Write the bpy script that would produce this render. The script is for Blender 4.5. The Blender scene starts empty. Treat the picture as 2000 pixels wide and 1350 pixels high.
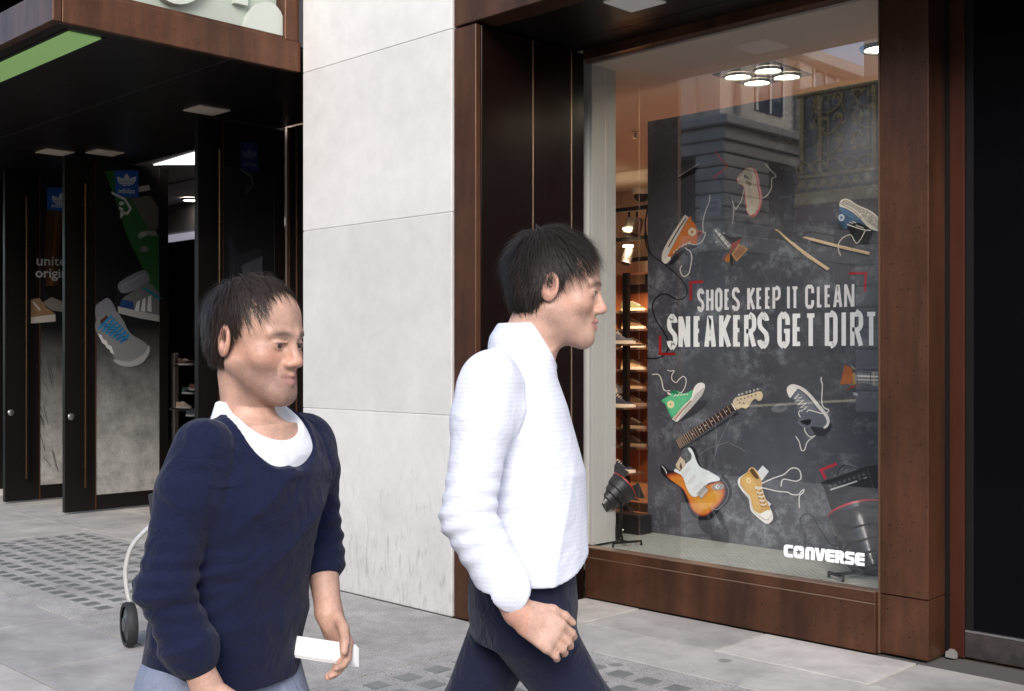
import bpy, bmesh, math, random
import numpy as np
from mathutils import Vector, Matrix
from mathutils.geometry import tessellate_polygon

S = bpy.context.scene
COL = S.collection
R = math.radians

# ---------------------------------------------------------------- camera
CX, CY, FPX, HOR = 1000.0, 675.0, 2225.0, 697.0      # photograph's principal point, focal length and horizon in pixels
CAMZ = 1.5
DV = Vector((-0.7034, 0.7108, 0.0)).normalized()       # view direction: 45 degrees to the facade
RV = Vector((DV.y, -DV.x, 0.0))
cam = bpy.data.cameras.new("camera")
cam.sensor_width = 36.0
cam.lens = 36.0 * FPX / 2000.0
cam.shift_y = (HOR - CY) / 2000.0
cam.clip_start = 0.05
cam.clip_end = 500.0
camo = bpy.data.objects.new("camera", cam)
COL.objects.link(camo)
camo.location = (0, 0, CAMZ)
camo.rotation_euler = DV.to_track_quat('-Z', 'Y').to_euler()
S.camera = camo

# ---------------------------------------------------------------- sky, sun, exposure
SUN_EL, SUN_AZ = R(30), R(-50)       # towards the sun; azimuth from +X counter-clockwise seen from above
world = bpy.data.worlds.new("World")
S.world = world
world.use_nodes = True
wn = world.node_tree
bg = wn.nodes["Background"]
sky = wn.nodes.new("ShaderNodeTexSky")
sky.sky_type = 'NISHITA'
sky.sun_disc = False
sky.sun_elevation = SUN_EL
sky.sun_rotation = R(90) - SUN_AZ
sky.air_density = 1.0
sky.dust_density = 1.0
sky.ozone_density = 1.0
wn.links.new(sky.outputs[0], bg.inputs[0])
bg.inputs[1].default_value = 0.14
sun = bpy.data.lights.new("sun", 'SUN')
sun.energy = 1.5
sun.angle = R(30)
sun.color = (1.0, 0.92, 0.84)
suno = bpy.data.objects.new("sun", sun)
COL.objects.link(suno)
sd = Vector((math.cos(SUN_EL) * math.cos(SUN_AZ), math.cos(SUN_EL) * math.sin(SUN_AZ), math.sin(SUN_EL)))
suno.rotation_euler = (-sd).to_track_quat('-Z', 'Y').to_euler()
suno.location = sd * 60
S.view_settings.view_transform = 'Standard'
S.view_settings.look = 'None'
S.view_settings.gamma = 1.0
S.view_settings.use_curve_mapping = False
S.view_settings.exposure = 1.4
S.render.engine = 'CYCLES'
S.cycles.max_bounces = 8
S.cycles.transparent_max_bounces = 12
S.cycles.sample_clamp_indirect = 4.0
S.cycles.use_denoising = True

# ---------------------------------------------------------------- helpers
def ray(u, v):
    return DV + RV * ((u - CX) / FPX) + Vector((0, 0, 1)) * ((HOR - v) / FPX)
def onY(u, v, y):
    r = ray(u, v); t = y / r.y
    return Vector((r.x * t, y, CAMZ + r.z * t))
def onX(u, v, x):
    r = ray(u, v); t = x / r.x
    return Vector((x, r.y * t, CAMZ + r.z * t))
def onZ(u, v, z):
    r = ray(u, v); t = (z - CAMZ) / r.z
    return Vector((r.x * t, r.y * t, z))
def atD(u, v, t):
    r = ray(u, v)
    return Vector((r.x * t, r.y * t, CAMZ + r.z * t))

def lin(c):
    if isinstance(c, str):
        c = tuple(int(c[i:i + 2], 16) / 255.0 for i in (0, 2, 4))
    return tuple((x / 12.92 if x <= 0.04045 else ((x + 0.055) / 1.055) ** 2.4) for x in c)

def tag(o, label=None, cat=None, group=None, kind=None):
    if label: o['label'] = label
    if cat: o['category'] = cat
    if group: o['group'] = group
    if kind: o['kind'] = kind
    return o
def thing(name, label, cat, loc=(0, 0, 0), rz=0.0, group=None):
    o = bpy.data.objects.new(name, None)
    COL.objects.link(o)
    o.location = loc; o.rotation_euler = (0, 0, rz)
    o.empty_display_size = 0.1
    return tag(o, label, cat, group)
def link(name, me, m=None, parent=None, keep=True):
    """link a mesh built in world coordinates; under a parent it stays where it is"""
    o = bpy.data.objects.new(name, me)
    COL.objects.link(o)
    if m is not None:
        for mm in (m if isinstance(m, (list, tuple)) else [m]):
            me.materials.append(mm)
    if parent is not None:
        o.parent = parent
        if keep:
            o.matrix_parent_inverse = (Matrix.Translation(parent.location) @ parent.rotation_euler.to_matrix().to_4x4()).inverted() if parent.parent is None else (parent_world(parent)).inverted()
    return o
def parent_world(o):
    m = Matrix.Translation(o.location) @ o.rotation_euler.to_matrix().to_4x4()
    if o.parent is not None:
        return parent_world(o.parent) @ o.matrix_parent_inverse @ m
    return m
def copy_tree(o, parent=None):
    c = o.copy(); COL.objects.link(c)
    if parent is not None: c.parent = parent
    for ch in list(o.children): copy_tree(ch, c)
    return c

class MB:
    """collects shapes into one mesh"""
    def __init__(s): s.v = []; s.f = []; s.mi = []; s.sm = []
    def add(s, vs, fs, mi=0, smooth=False):
        b = len(s.v); s.v += [tuple(p) for p in vs]
        for f in fs:
            s.f.append([b + i for i in f]); s.mi.append(mi); s.sm.append(smooth)
    def box(s, a, b, mi=0, bev=0.0, M=None):
        x0, y0, z0 = (min(a[i], b[i]) for i in range(3)); x1, y1, z1 = (max(a[i], b[i]) for i in range(3))
        if bev > 0:
            bev = min(bev, 0.45 * min(x1 - x0, y1 - y0, z1 - z0))
            vs = []; idx = {}
            lo, hi = (x0, y0, z0), (x1, y1, z1)
            for sx in (0, 1):
                for sy in (0, 1):
                    for sz in (0, 1):
                        c = [hi[i] if (sx, sy, sz)[i] else lo[i] for i in range(3)]
                        for ax in range(3):
                            p = [c[i] if i == ax else c[i] + (-bev if (sx, sy, sz)[i] else bev) for i in range(3)]
                            idx[(sx, sy, sz, ax)] = len(vs); vs.append(Vector(p))
            fs = []
            for ax in range(3):
                o1, o2 = (ax + 1) % 3, (ax + 2) % 3
                for sd_ in (0, 1):
                    q = []
                    for (p1, p2) in ((0, 0), (1, 0), (1, 1), (0, 1)):
                        k = [0, 0, 0]; k[ax] = sd_; k[o1] = p1; k[o2] = p2
                        q.append(idx[(*k, ax)])
                    fs.append(q if sd_ else q[::-1])
            for ax in range(3):
                o1, o2 = (ax + 1) % 3, (ax + 2) % 3
                for p1 in (0, 1):
                    for p2 in (0, 1):
                        k0 = [0, 0, 0]; k1 = [0, 0, 0]
                        k0[ax] = 0; k1[ax] = 1
                        k0[o1] = k1[o1] = p1; k0[o2] = k1[o2] = p2
                        q = [idx[(*k0, o1)], idx[(*k1, o1)], idx[(*k1, o2)], idx[(*k0, o2)]]
                        fs.append(q if (p1 ^ p2) == 0 else q[::-1])
            for sx in (0, 1):
                for sy in (0, 1):
                    for sz in (0, 1):
                        q = [idx[(sx, sy, sz, 0)], idx[(sx, sy, sz, 1)], idx[(sx, sy, sz, 2)]]
                        fs.append(q if (sx + sy + sz) % 2 == 1 else q[::-1])
        else:
            vs = [Vector(p) for p in ((x0, y0, z0), (x1, y0, z0), (x1, y1, z0), (x0, y1, z0), (x0, y0, z1), (x1, y0, z1), (x1, y1, z1), (x0, y1, z1))]
            fs = [(0, 3, 2, 1), (4, 5, 6, 7), (0, 1, 5, 4), (1, 2, 6, 5), (2, 3, 7, 6), (3, 0, 4, 7)]
        if M is not None: vs = [M @ p for p in vs]
        s.add(vs, fs, mi); return s
    def tube(s, pts, r, n=8, mi=0, cap=True, smooth=True):
        pts = [Vector(p) for p in pts]; m = len(pts)
        rs = r if isinstance(r, (list, tuple)) else [r] * m
        vs = []; up = None
        for i, p in enumerate(pts):
            t = (pts[min(i + 1, m - 1)] - pts[max(i - 1, 0)]).normalized()
            if up is None:
                up = Vector((0, 0, 1)) if abs(t.z) < 0.9 else Vector((1, 0, 0))
            a = t.cross(up).normalized(); b = a.cross(t).normalized(); up = b
            for k in range(n):
                an = 2 * math.pi * k / n
                vs.append(p + (a * math.cos(an) + b * math.sin(an)) * rs[i])
        fs = []
        for i in range(m - 1):
            for k in range(n):
                fs.append((i * n + k, i * n + (k + 1) % n, (i + 1) * n + (k + 1) % n, (i + 1) * n + k))
        s.add(vs, fs, mi, smooth)
        if cap:
            s.add(vs[:n], [tuple(range(n - 1, -1, -1))], mi); s.add(vs[-n:], [tuple(range(n))], mi)
        return s
    def lathe(s, prof, M, n=24, mi=0, smooth=True):
        """profile of (radius, height) about local Z"""
        vs = []; fs = []
        for (r, h) in prof:
            for k in range(n):
                an = 2 * math.pi * k / n
                vs.append(M @ Vector((r * math.cos(an), r * math.sin(an), h)))
        for i in range(len(prof) - 1):
            for k in range(n):
                fs.append((i * n + k, i * n + (k + 1) % n, (i + 1) * n + (k + 1) % n, (i + 1) * n + k))
        s.add(vs, fs, mi, smooth); return s
    def disc(s, c, nrm, r, n=24, mi=0, ry=None):
        q = Vector(nrm).to_track_quat('Z', 'Y').to_matrix()
        vs = [Vector(c) + q @ Vector((r * math.cos(2 * math.pi * k / n), (ry or r) * math.sin(2 * math.pi * k / n), 0)) for k in range(n)]
        s.add(vs, [tuple(range(n))], mi); return s
    def quad(s, a, b, c, d, mi=0):
        s.add([a, b, c, d], [(0, 1, 2, 3)], mi); return s
    def prism(s, poly, vec, mi=0):
        n = len(poly); vec = Vector(vec); poly = [Vector(p) for p in poly]
        vs = poly + [p + vec for p in poly]
        fs = [tuple(range(n - 1, -1, -1)), tuple(range(n, 2 * n))] + [(i, (i + 1) % n, n + (i + 1) % n, n + i) for i in range(n)]
        s.add(vs, fs, mi); return s
    def mesh(s, name):
        me = bpy.data.meshes.new(name)
        me.from_pydata(s.v, [], s.f)
        me.polygons.foreach_set("material_index", s.mi)
        me.polygons.foreach_set("use_smooth", s.sm)
        me.validate(); me.update()
        if any(s.sm): me.set_sharp_from_angle(angle=R(38))
        return me
    def build(s, name, m, parent=None):
        return link(name, s.mesh(name), m, parent)

def box_obj(name, a, b, m, parent=None, bev=0.0):
    return MB().box(a, b, 0, bev).build(name, m, parent)

# ---------------------------------------------------------------- materials
MATS = {}
def mat(name, col, rough=0.6, metal=0.0, spec=0.5, noise=None, bump=None, col2=None, stretch=(1, 1, 1), speck=None, coat=0.0, stain=None, gum=None):
    """noise=(scale, amount, detail): mottles between col and col2; bump=(scale, strength, dist); speck=(scale, threshold, colour)"""
    if name in MATS: return MATS[name]
    m = bpy.data.materials.new(name); m.use_nodes = True
    nt = m.node_tree; N = nt.nodes; L = nt.links
    p = N["Principled BSDF"]
    p.inputs["Base Color"].default_value = (*col, 1)
    p.inputs["Roughness"].default_value = rough
    p.inputs["Metallic"].default_value = metal
    p.inputs["Specular IOR Level"].default_value = spec
    p.inputs["Coat Weight"].default_value = coat
    tc = N.new("ShaderNodeTexCoord"); mp = N.new("ShaderNodeMapping")
    mp.inputs["Scale"].default_value = stretch
    geo = N.new("ShaderNodeNewGeometry")
    L.new(geo.outputs["Position"], mp.inputs["Vector"])
    cur = None
    if noise:
        n1 = N.new("ShaderNodeTexNoise"); n1.inputs["Scale"].default_value = noise[0]; n1.inputs["Detail"].default_value = noise[2] if len(noise) > 2 else 6
        n1.inputs["Roughness"].default_value = 0.65
        L.new(mp.outputs[0], n1.inputs["Vector"])
        rp = N.new("ShaderNodeValToRGB")
        h = noise[1]
        rp.color_ramp.elements[0].position = 0.5 - h; rp.color_ramp.elements[1].position = 0.5 + h
        rp.color_ramp.elements[0].color = (*(col2 or tuple(x * 0.6 for x in col)), 1); rp.color_ramp.elements[1].color = (*col, 1)
        L.new(n1.outputs["Fac"], rp.inputs[0])
        cur = rp.outputs[0]
        rr = N.new("ShaderNodeMapRange"); rr.inputs[3].default_value = rough + 0.12; rr.inputs[4].default_value = max(0.03, rough - 0.08)
        L.new(n1.outputs["Fac"], rr.inputs[0]); L.new(rr.outputs[0], p.inputs["Roughness"])
    if speck:
        n2 = N.new("ShaderNodeTexNoise"); n2.inputs["Scale"].default_value = speck[0]; n2.inputs["Detail"].default_value = 3
        L.new(geo.outputs["Position"], n2.inputs["Vector"])
        rp2 = N.new("ShaderNodeValToRGB"); rp2.color_ramp.elements[0].position = speck[1]; rp2.color_ramp.elements[1].position = speck[1] + 0.04
        rp2.color_ramp.elements[0].color = (0, 0, 0, 1); rp2.color_ramp.elements[1].color = (1, 1, 1, 1)
        L.new(n2.outputs["Fac"], rp2.inputs[0])
        mx = N.new("ShaderNodeMix"); mx.data_type = 'RGBA'
        L.new(rp2.outputs[0], mx.inputs[0])
        if cur: L.new(cur, mx.inputs[6])
        else: mx.inputs[6].default_value = (*col, 1)
        mx.inputs[7].default_value = (*speck[2], 1)
        cur = mx.outputs[2]
    if stain and cur:
        ns = N.new("ShaderNodeTexNoise"); ns.inputs["Scale"].default_value = stain[0]; ns.inputs["Detail"].default_value = 9; ns.inputs["Roughness"].default_value = .7; ns.inputs["Distortion"].default_value = .5
        L.new(geo.outputs["Position"], ns.inputs["Vector"])
        sr = N.new("ShaderNodeMapRange"); sr.inputs[1].default_value = .3; sr.inputs[2].default_value = .68; sr.inputs[3].default_value = stain[1]; sr.inputs[4].default_value = 1.06
        L.new(ns.outputs["Fac"], sr.inputs[0])
        oi = N.new("ShaderNodeObjectInfo"); orr = N.new("ShaderNodeMapRange"); orr.inputs[3].default_value = .90; orr.inputs[4].default_value = 1.06; L.new(oi.outputs["Random"], orr.inputs[0])
        mm = N.new("ShaderNodeMath"); mm.operation = 'MULTIPLY'; L.new(sr.outputs[0], mm.inputs[0]); L.new(orr.outputs[0], mm.inputs[1])
        vm = N.new("ShaderNodeVectorMath"); vm.operation = 'SCALE'; L.new(cur, vm.inputs[0]); L.new(mm.outputs[0], vm.inputs["Scale"]); cur = vm.outputs[0]
    if gum and cur:
        vo = N.new("ShaderNodeTexVoronoi"); vo.inputs["Scale"].default_value = gum; L.new(geo.outputs["Position"], vo.inputs["Vector"])
        nw = N.new("ShaderNodeTexNoise"); nw.inputs["Scale"].default_value = 60; L.new(geo.outputs["Position"], nw.inputs["Vector"])
        s1 = N.new("ShaderNodeMath"); s1.operation = 'MULTIPLY_ADD'; s1.inputs[1].default_value = .08; L.new(nw.outputs["Fac"], s1.inputs[0]); L.new(vo.outputs["Distance"], s1.inputs[2])
        g1 = N.new("ShaderNodeMapRange"); g1.inputs[1].default_value = .115; g1.inputs[2].default_value = .145; g1.inputs[3].default_value = .7; g1.inputs[4].default_value = 0; L.new(s1.outputs[0], g1.inputs[0])
        sx_ = N.new("ShaderNodeSeparateColor"); L.new(vo.outputs["Color"], sx_.inputs[0])
        g2 = N.new("ShaderNodeMath"); g2.operation = 'GREATER_THAN'; g2.inputs[1].default_value = .6; L.new(sx_.outputs[0], g2.inputs[0])
        g3 = N.new("ShaderNodeMath"); g3.operation = 'MULTIPLY'; L.new(g1.outputs[0], g3.inputs[0]); L.new(g2.outputs[0], g3.inputs[1])
        gx = N.new("ShaderNodeMix"); gx.data_type = 'RGBA'; L.new(g3.outputs[0], gx.inputs[0]); L.new(cur, gx.inputs[6]); gx.inputs[7].default_value = (.13, .125, .12, 1); cur = gx.outputs[2]
    if cur: L.new(cur, p.inputs["Base Color"])
    if bump:
        n3 = N.new("ShaderNodeTexNoise"); n3.inputs["Scale"].default_value = bump[0]; n3.inputs["Detail"].default_value = 5
        L.new(mp.outputs[0], n3.inputs["Vector"])
        b = N.new("ShaderNodeBump"); b.inputs["Strength"].default_value = bump[1]; b.inputs["Distance"].default_value = bump[2]
        L.new(n3.outputs["Fac"], b.inputs["Height"]); L.new(b.outputs[0], p.inputs["Normal"])
    MATS[name] = m
    return m
def attr_mat(name, rough=0.5, spec=0.4, bump=None, sss=0.0, gain=1.0):
    if name in MATS: return MATS[name]
    m = bpy.data.materials.new(name); m.use_nodes = True
    N = m.node_tree.nodes; L = m.node_tree.links; p = N["Principled BSDF"]
    a = N.new("ShaderNodeVertexColor"); a.layer_name = "Col"
    L.new(a.outputs[0], p.inputs["Base Color"])
    p.inputs["Roughness"].default_value = rough; p.inputs["Specular IOR Level"].default_value = spec
    if sss:
        tc0 = N.new("ShaderNodeTexCoord"); val = None
        for sc_, lo_, hi_ in ((38, .86, 1.10), (260, .90, 1.07), (900, .86, 1.10)):
            n0 = N.new("ShaderNodeTexNoise"); n0.inputs["Scale"].default_value = sc_; n0.inputs["Detail"].default_value = 3; L.new(tc0.outputs["Object"], n0.inputs["Vector"])
            r0 = N.new("ShaderNodeMapRange"); r0.inputs[1].default_value = .3; r0.inputs[2].default_value = .7; r0.inputs[3].default_value = lo_; r0.inputs[4].default_value = hi_; L.new(n0.outputs["Fac"], r0.inputs[0])
            if val is None: val = r0.outputs[0]
            else:
                mm = N.new("ShaderNodeMath"); mm.operation = 'MULTIPLY'; L.new(val, mm.inputs[0]); L.new(r0.outputs[0], mm.inputs[1]); val = mm.outputs[0]
        vs_ = N.new("ShaderNodeVectorMath"); vs_.operation = 'SCALE'; L.new(a.outputs[0], vs_.inputs[0]); L.new(val, vs_.inputs["Scale"]); L.new(vs_.outputs[0], p.inputs["Base Color"])
        p.inputs["Subsurface Weight"].default_value = sss
        p.inputs["Subsurface Radius"].default_value = (0.01, 0.004, 0.002); p.inputs["Subsurface Scale"].default_value = 0.6
    if bump:
        n3 = N.new("ShaderNodeTexNoise"); n3.inputs["Scale"].default_value = bump[0]; n3.inputs["Detail"].default_value = 4
        tc = N.new("ShaderNodeTexCoord"); L.new(tc.outputs["Object"], n3.inputs["Vector"])
        b = N.new("ShaderNodeBump"); b.inputs["Strength"].default_value = bump[1]; b.inputs["Distance"].default_value = bump[2]
        L.new(n3.outputs["Fac"], b.inputs["Height"]); L.new(b.outputs[0], p.inputs["Normal"])
    MATS[name] = m
    return m
def glass_mat(name, tint=(1, 1, 1), r0=0.06, rough=0.0):
    """thin sheet glass: each face mirrors by Schlick's rule over what is behind, no bending"""
    m = bpy.data.materials.new(name); m.use_nodes = True
    N = m.node_tree.nodes; L = m.node_tree.links
    N.remove(N["Principled BSDF"])
    tr = N.new("ShaderNodeBsdfTransparent"); tr.inputs[0].default_value = (*tint, 1)
    gl = N.new("ShaderNodeBsdfGlossy"); gl.inputs["Roughness"].default_value = rough
    lw = N.new("ShaderNodeLayerWeight"); lw.inputs[0].default_value = 0.5
    pw = N.new("ShaderNodeMath"); pw.operation = 'POWER'; pw.inputs[1].default_value = 5.0
    ma = N.new("ShaderNodeMath"); ma.operation = 'MULTIPLY_ADD'; ma.inputs[1].default_value = 1 - r0; ma.inputs[2].default_value = r0
    mx = N.new("ShaderNodeMixShader")
    L.new(lw.outputs["Facing"], pw.inputs[0]); L.new(pw.outputs[0], ma.inputs[0]); L.new(ma.outputs[0], mx.inputs[0])
    L.new(tr.outputs[0], mx.inputs[1]); L.new(gl.outputs[0], mx.inputs[2])
    L.new(mx.outputs[0], N["Material Output"].inputs[0])
    MATS[name] = m
    return m
def emit_mat(name, col, s):
    m = bpy.data.materials.new(name); m.use_nodes = True
    p = m.node_tree.nodes["Principled BSDF"]
    p.inputs["Base Color"].default_value = (*col, 1)
    p.inputs["Emission Color"].default_value = (*col, 1); p.inputs["Emission Strength"].default_value = s
    MATS[name] = m
    return m

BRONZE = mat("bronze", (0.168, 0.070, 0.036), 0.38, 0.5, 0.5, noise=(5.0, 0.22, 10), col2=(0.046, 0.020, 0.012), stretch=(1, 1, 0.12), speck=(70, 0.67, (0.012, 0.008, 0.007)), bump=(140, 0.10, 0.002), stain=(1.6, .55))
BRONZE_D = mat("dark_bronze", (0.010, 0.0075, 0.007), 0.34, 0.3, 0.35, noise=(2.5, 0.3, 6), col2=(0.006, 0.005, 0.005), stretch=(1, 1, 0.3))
BRONZE_R = mat("polished_bronze", (0.009, 0.0038, 0.003), 0.22, 0.2, 0.22, noise=(9.0, 0.3, 6), col2=(0.005, 0.0024, 0.002), stretch=(1, 1, 0.06))
BLACKM = mat("black_metal", (0.012, 0.011, 0.011), 0.4, 0.3, 0.4, noise=(4, 0.3), col2=(0.007, 0.006, 0.006))
EDGE = mat("worn_edge", (0.42, 0.28, 0.2), 0.35, 0.8)
STEEL = mat("steel", (0.45, 0.44, 0.43), 0.3, 0.9, noise=(30, 0.3), col2=(0.3, 0.3, 0.3))
BRASS = mat("brass", (0.13, 0.08, 0.04), 0.28, 0.95, noise=(6, 0.3), col2=(0.05, 0.03, 0.018), stretch=(1, 1, 0.4))
WHITE = mat("white_paint", (0.84, 0.84, 0.82), 0.55, noise=(2, 0.3), col2=(0.8, 0.8, 0.78))
CREAM = mat("cream_paint", (0.62, 0.46, 0.36), 0.7, noise=(1.2, 0.4), col2=(0.56, 0.41, 0.31))
BLACKP = mat("black_plastic", (0.016, 0.016, 0.018), 0.35)
# ---------------------------------------------------------------- flat print: traced shapes laid on a real plane
PRINT = attr_mat("print_ink", 0.5, 0.3)
def smooth_closed(p, k=5):
    n = len(p); out = []
    for i in range(n):
        p0, p1, p2, p3 = (np.array(p[(i + j - 1) % n], float) for j in range(4))
        for s in range(k):
            t = s / k
            out.append(tuple(0.5 * (2 * p1 + (p2 - p0) * t + (2 * p0 - 5 * p1 + 4 * p2 - p3) * t * t + (3 * p1 - p0 - 3 * p2 + p3) * t ** 3)))
    return out
def smooth_open(p, k=6):
    if len(p) < 3: return [tuple(map(float, q)) for q in p]
    q = [np.array(a, float) for a in p]; q = [2 * q[0] - q[1]] + q + [2 * q[-1] - q[-2]]
    out = []
    for i in range(1, len(q) - 2):
        p0, p1, p2, p3 = q[i - 1:i + 3]
        for s in range(k):
            t = s / k
            out.append(tuple(0.5 * (2 * p1 + (p2 - p0) * t + (2 * p0 - 5 * p1 + 4 * p2 - p3) * t * t + (3 * p1 - p0 - 3 * p2 + p3) * t ** 3)))
    out.append(tuple(q[-2]))
    return out
class Print:
    def __init__(s, place, normal, off=0.0015, step=0.00022, gain=1.0, ori=(0, 0, 1.0)):
        s.place = place; s.n = Vector(normal); s.o = off; s.st = step; s.gain = gain
        s.ori = ori; s.v = []; s.f = []; s.c = []
    def T(s, p): return (s.ori[0] + p[0] / s.ori[2], s.ori[1] + p[1] / s.ori[2])
    def _put(s, pts, tris, col):
        b = len(s.v)
        for p in pts:
            s.v.append(tuple(s.place(*p) + s.n * s.o))
        c = tuple(min(0.95, x * s.gain) for x in lin(col))
        for t in tris:
            s.f.append([b + i for i in t]); s.c.append(c)
        s.o += s.st
    def poly(s, pts, col, smooth=True, k=5):
        pts = [s.T(p) for p in pts]
        if smooth: pts = smooth_closed(pts, k)
        tris = tessellate_polygon([[Vector((x, y, 0)) for x, y in pts]])
        s._put(pts, tris, col); return s
    def ribbon(s, pts, w, col, smooth=True, closed=False, px=False):
        pts = [s.T(p) for p in pts] if not px else pts
        w = w / (s.ori[2] if not px else 1.0)
        if smooth and not closed: pts = smooth_open(pts)
        pts = [p_ for i_, p_ in enumerate(pts) if i_ == 0 or abs(p_[0] - pts[i_ - 1][0]) + abs(p_[1] - pts[i_ - 1][1]) > 1e-4]
        if closed and abs(pts[0][0] - pts[-1][0]) + abs(pts[0][1] - pts[-1][1]) < 1e-4: pts = pts[:-1]
        q = [np.array(p, float) for p in pts]; n = len(q); L = []; Rr = []
        for i in range(n):
            a = q[i - 1] if (i > 0 or closed) else None
            b = q[(i + 1) % n] if (i < n - 1 or closed) else None
            d1 = (q[i] - a) if a is not None else (b - q[i]); d2 = (b - q[i]) if b is not None else d1
            d1 = d1 / (np.linalg.norm(d1) + 1e-9); d2 = d2 / (np.linalg.norm(d2) + 1e-9)
            n1 = np.array((-d1[1], d1[0])); n2 = np.array((-d2[1], d2[0]))
            m = n1 + n2; m = m / (np.linalg.norm(m) + 1e-9); sc = 1.0 / max(0.5, float(m @ n1))
            L.append(tuple(q[i] + m * sc * w / 2)); Rr.append(tuple(q[i] - m * sc * w / 2))
        pp = L + Rr; tris = []
        for i in range(n if closed else n - 1):
            j = (i + 1) % n
            tris.append((i, j, n + j, n + i))
        s._put(pp, tris, col); return s
    def ell(s, c, rx, ry, col, rot=0.0, n=20):
        cs, sn = math.cos(R(rot)), math.sin(R(rot))
        pts = []
        for k in range(n):
            a = 2 * math.pi * k / n; x = rx * math.cos(a); y = ry * math.sin(a)
            pts.append((c[0] + x * cs - y * sn, c[1] + x * sn + y * cs))
        return s.poly(pts, col, False)
    def star(s, c, r, col, rot=-90):
        pts = []
        for k in range(10):
            a = R(rot + 36 * k); rr = r if k % 2 == 0 else r * 0.42
            pts.append((c[0] + rr * math.cos(a), c[1] + rr * math.sin(a)))
        return s.poly(pts, col, False)
    def build(s, name, parent, m=None):
        me = bpy.data.meshes.new(name); me.from_pydata(s.v, [], s.f)
        ca = me.color_attributes.new("Col", 'FLOAT_COLOR', 'CORNER')
        arr = np.zeros((len(me.loops), 4), np.float32); arr[:, 3] = 1
        i = 0
        for f, c in zip(s.f, s.c):
            arr[i:i + len(f), :3] = c; i += len(f)
        ca.data.foreach_set("color", arr.ravel())
        me.update()
        return link(name, me, m or PRINT, parent)

def arc(cx, cy, rx, ry, a0, a1, n=8):
    return [(cx + rx * math.cos(R(a0 + (a1 - a0) * i / n)), cy + ry * math.sin(R(a0 + (a1 - a0) * i / n))) for i in range(n + 1)]
# condensed poster capitals as pen strokes in a unit box, y up
GLY = {
 'S': [arc(.5, .8, .5, .2, 0, 180) + [(0, .72)] + [(.12, .6), (.88, .4)] + [(1, .28)] + arc(.5, .2, .5, .2, 0, -180)],
 'H': [[(0, 0), (0, 1)], [(1, 0), (1, 1)], [(0, .52), (1, .52)]],
 'O': [('c', arc(.5, .8, .5, .2, 0, 180) + arc(.5, .2, .5, .2, 180, 360))],
 'E': [[(1, 1), (0, 1), (0, 0), (1, 0)], [(0, .52), (.9, .52)]],
 'K': [[(0, 0), (0, 1)], [(1, 1), (.12, .48)], [(.25, .6), (1, 0)]],
 'P': [[(0, 0), (0, 1), (.5, 1)] + arc(.5, .8, .5, .2, 90, 0, 6) + [(1, .62)] + arc(.5, .62, .5, .18, 0, -90, 6) + [(0, .44)]],
 'I': [[(.5, 0), (.5, 1)]],
 'T': [[(0, 1), (1, 1)], [(.5, 0), (.5, 1)]],
 'C': [[(1, .66), (1, .8)] + arc(.5, .8, .5, .2, 0, 180) + arc(.5, .2, .5, .2, 180, 360) + [(1, .34)]],
 'L': [[(0, 1), (0, 0), (1, 0)]],
 'A': [[(0, 0), (.42, 1), (.58, 1), (1, 0)], [(.2, .27), (.8, .27)]],
 'N': [[(0, 0), (0, 1)], [(1, 0), (1, 1)], [(.06, 1), (.94, 0)]],
 'R': [[(0, 0), (0, 1), (.5, 1)] + arc(.5, .8, .5, .2, 90, 0, 6) + [(1, .66)] + arc(.5, .66, .5, .18, 0, -90, 6) + [(0, .48)], [(.5, .48), (1, 0)]],
 'G': [[(1, .66), (1, .8)] + arc(.5, .8, .5, .2, 0, 180) + arc(.5, .2, .5, .2, 180, 360) + [(1, .47), (.55, .47)]],
 'D': [('c', [(0, 0), (0, 1), (.5, 1)] + arc(.5, .8, .5, .2, 90, 0, 6) + arc(.5, .2, .5, .2, 0, -90, 6) + [(.5, 0)])],
 'Y': [[(0, 1), (.5, .45), (1, 1)], [(.5, .45), (.5, 0)]],
 'X': [[(0, 0), (1, 1)], [(0, 1), (1, 0)]], 'F': [[(1, 1), (0, 1), (0, 0)], [(0, .52), (.9, .52)]],
 'W': [[(0, 1), (.25, 0), (.5, .8), (.75, 0), (1, 1)]], '1': [[(.2, .8), (.5, 1), (.5, 0)]],
 'V': [[(0, 1), (.5, 0), (1, 1)]],
}
def letters(P, spec, line, w, col, jit=0.0):
    """spec: (char, x0, x1) in photo pixels; line(x) -> (top y, bottom y); w stroke in pixels"""
    for ch, x0, x1 in spec:
        for st in GLY[ch]:
            closed = isinstance(st, tuple)
            pts = st[1] if closed else st
            out = []
            for (a, b) in pts:
                ww = w if x1 - x0 > 1.2 * w else x1 - x0
                x = x0 + ww / 2 + a * (x1 - x0 - ww)
                t, bt = line(x)
                full = (ch in 'HIKNTA' and len(pts) == 2) or (b not in (0, 1))
                y = bt + (t - bt) * b
                if not (len(pts) == 2 and abs(pts[0][0] - pts[1][0]) < .01):    # only a vertical stroke runs to the very edge
                    if b == 1 and not (ch in 'KY'): y += w / 2
                    if b == 0 and not (ch in 'KRAPNY' ): y -= w / 2
                out.append((x, y))
            P.ribbon(out, w, col, smooth=False, closed=closed, px=True)
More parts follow.
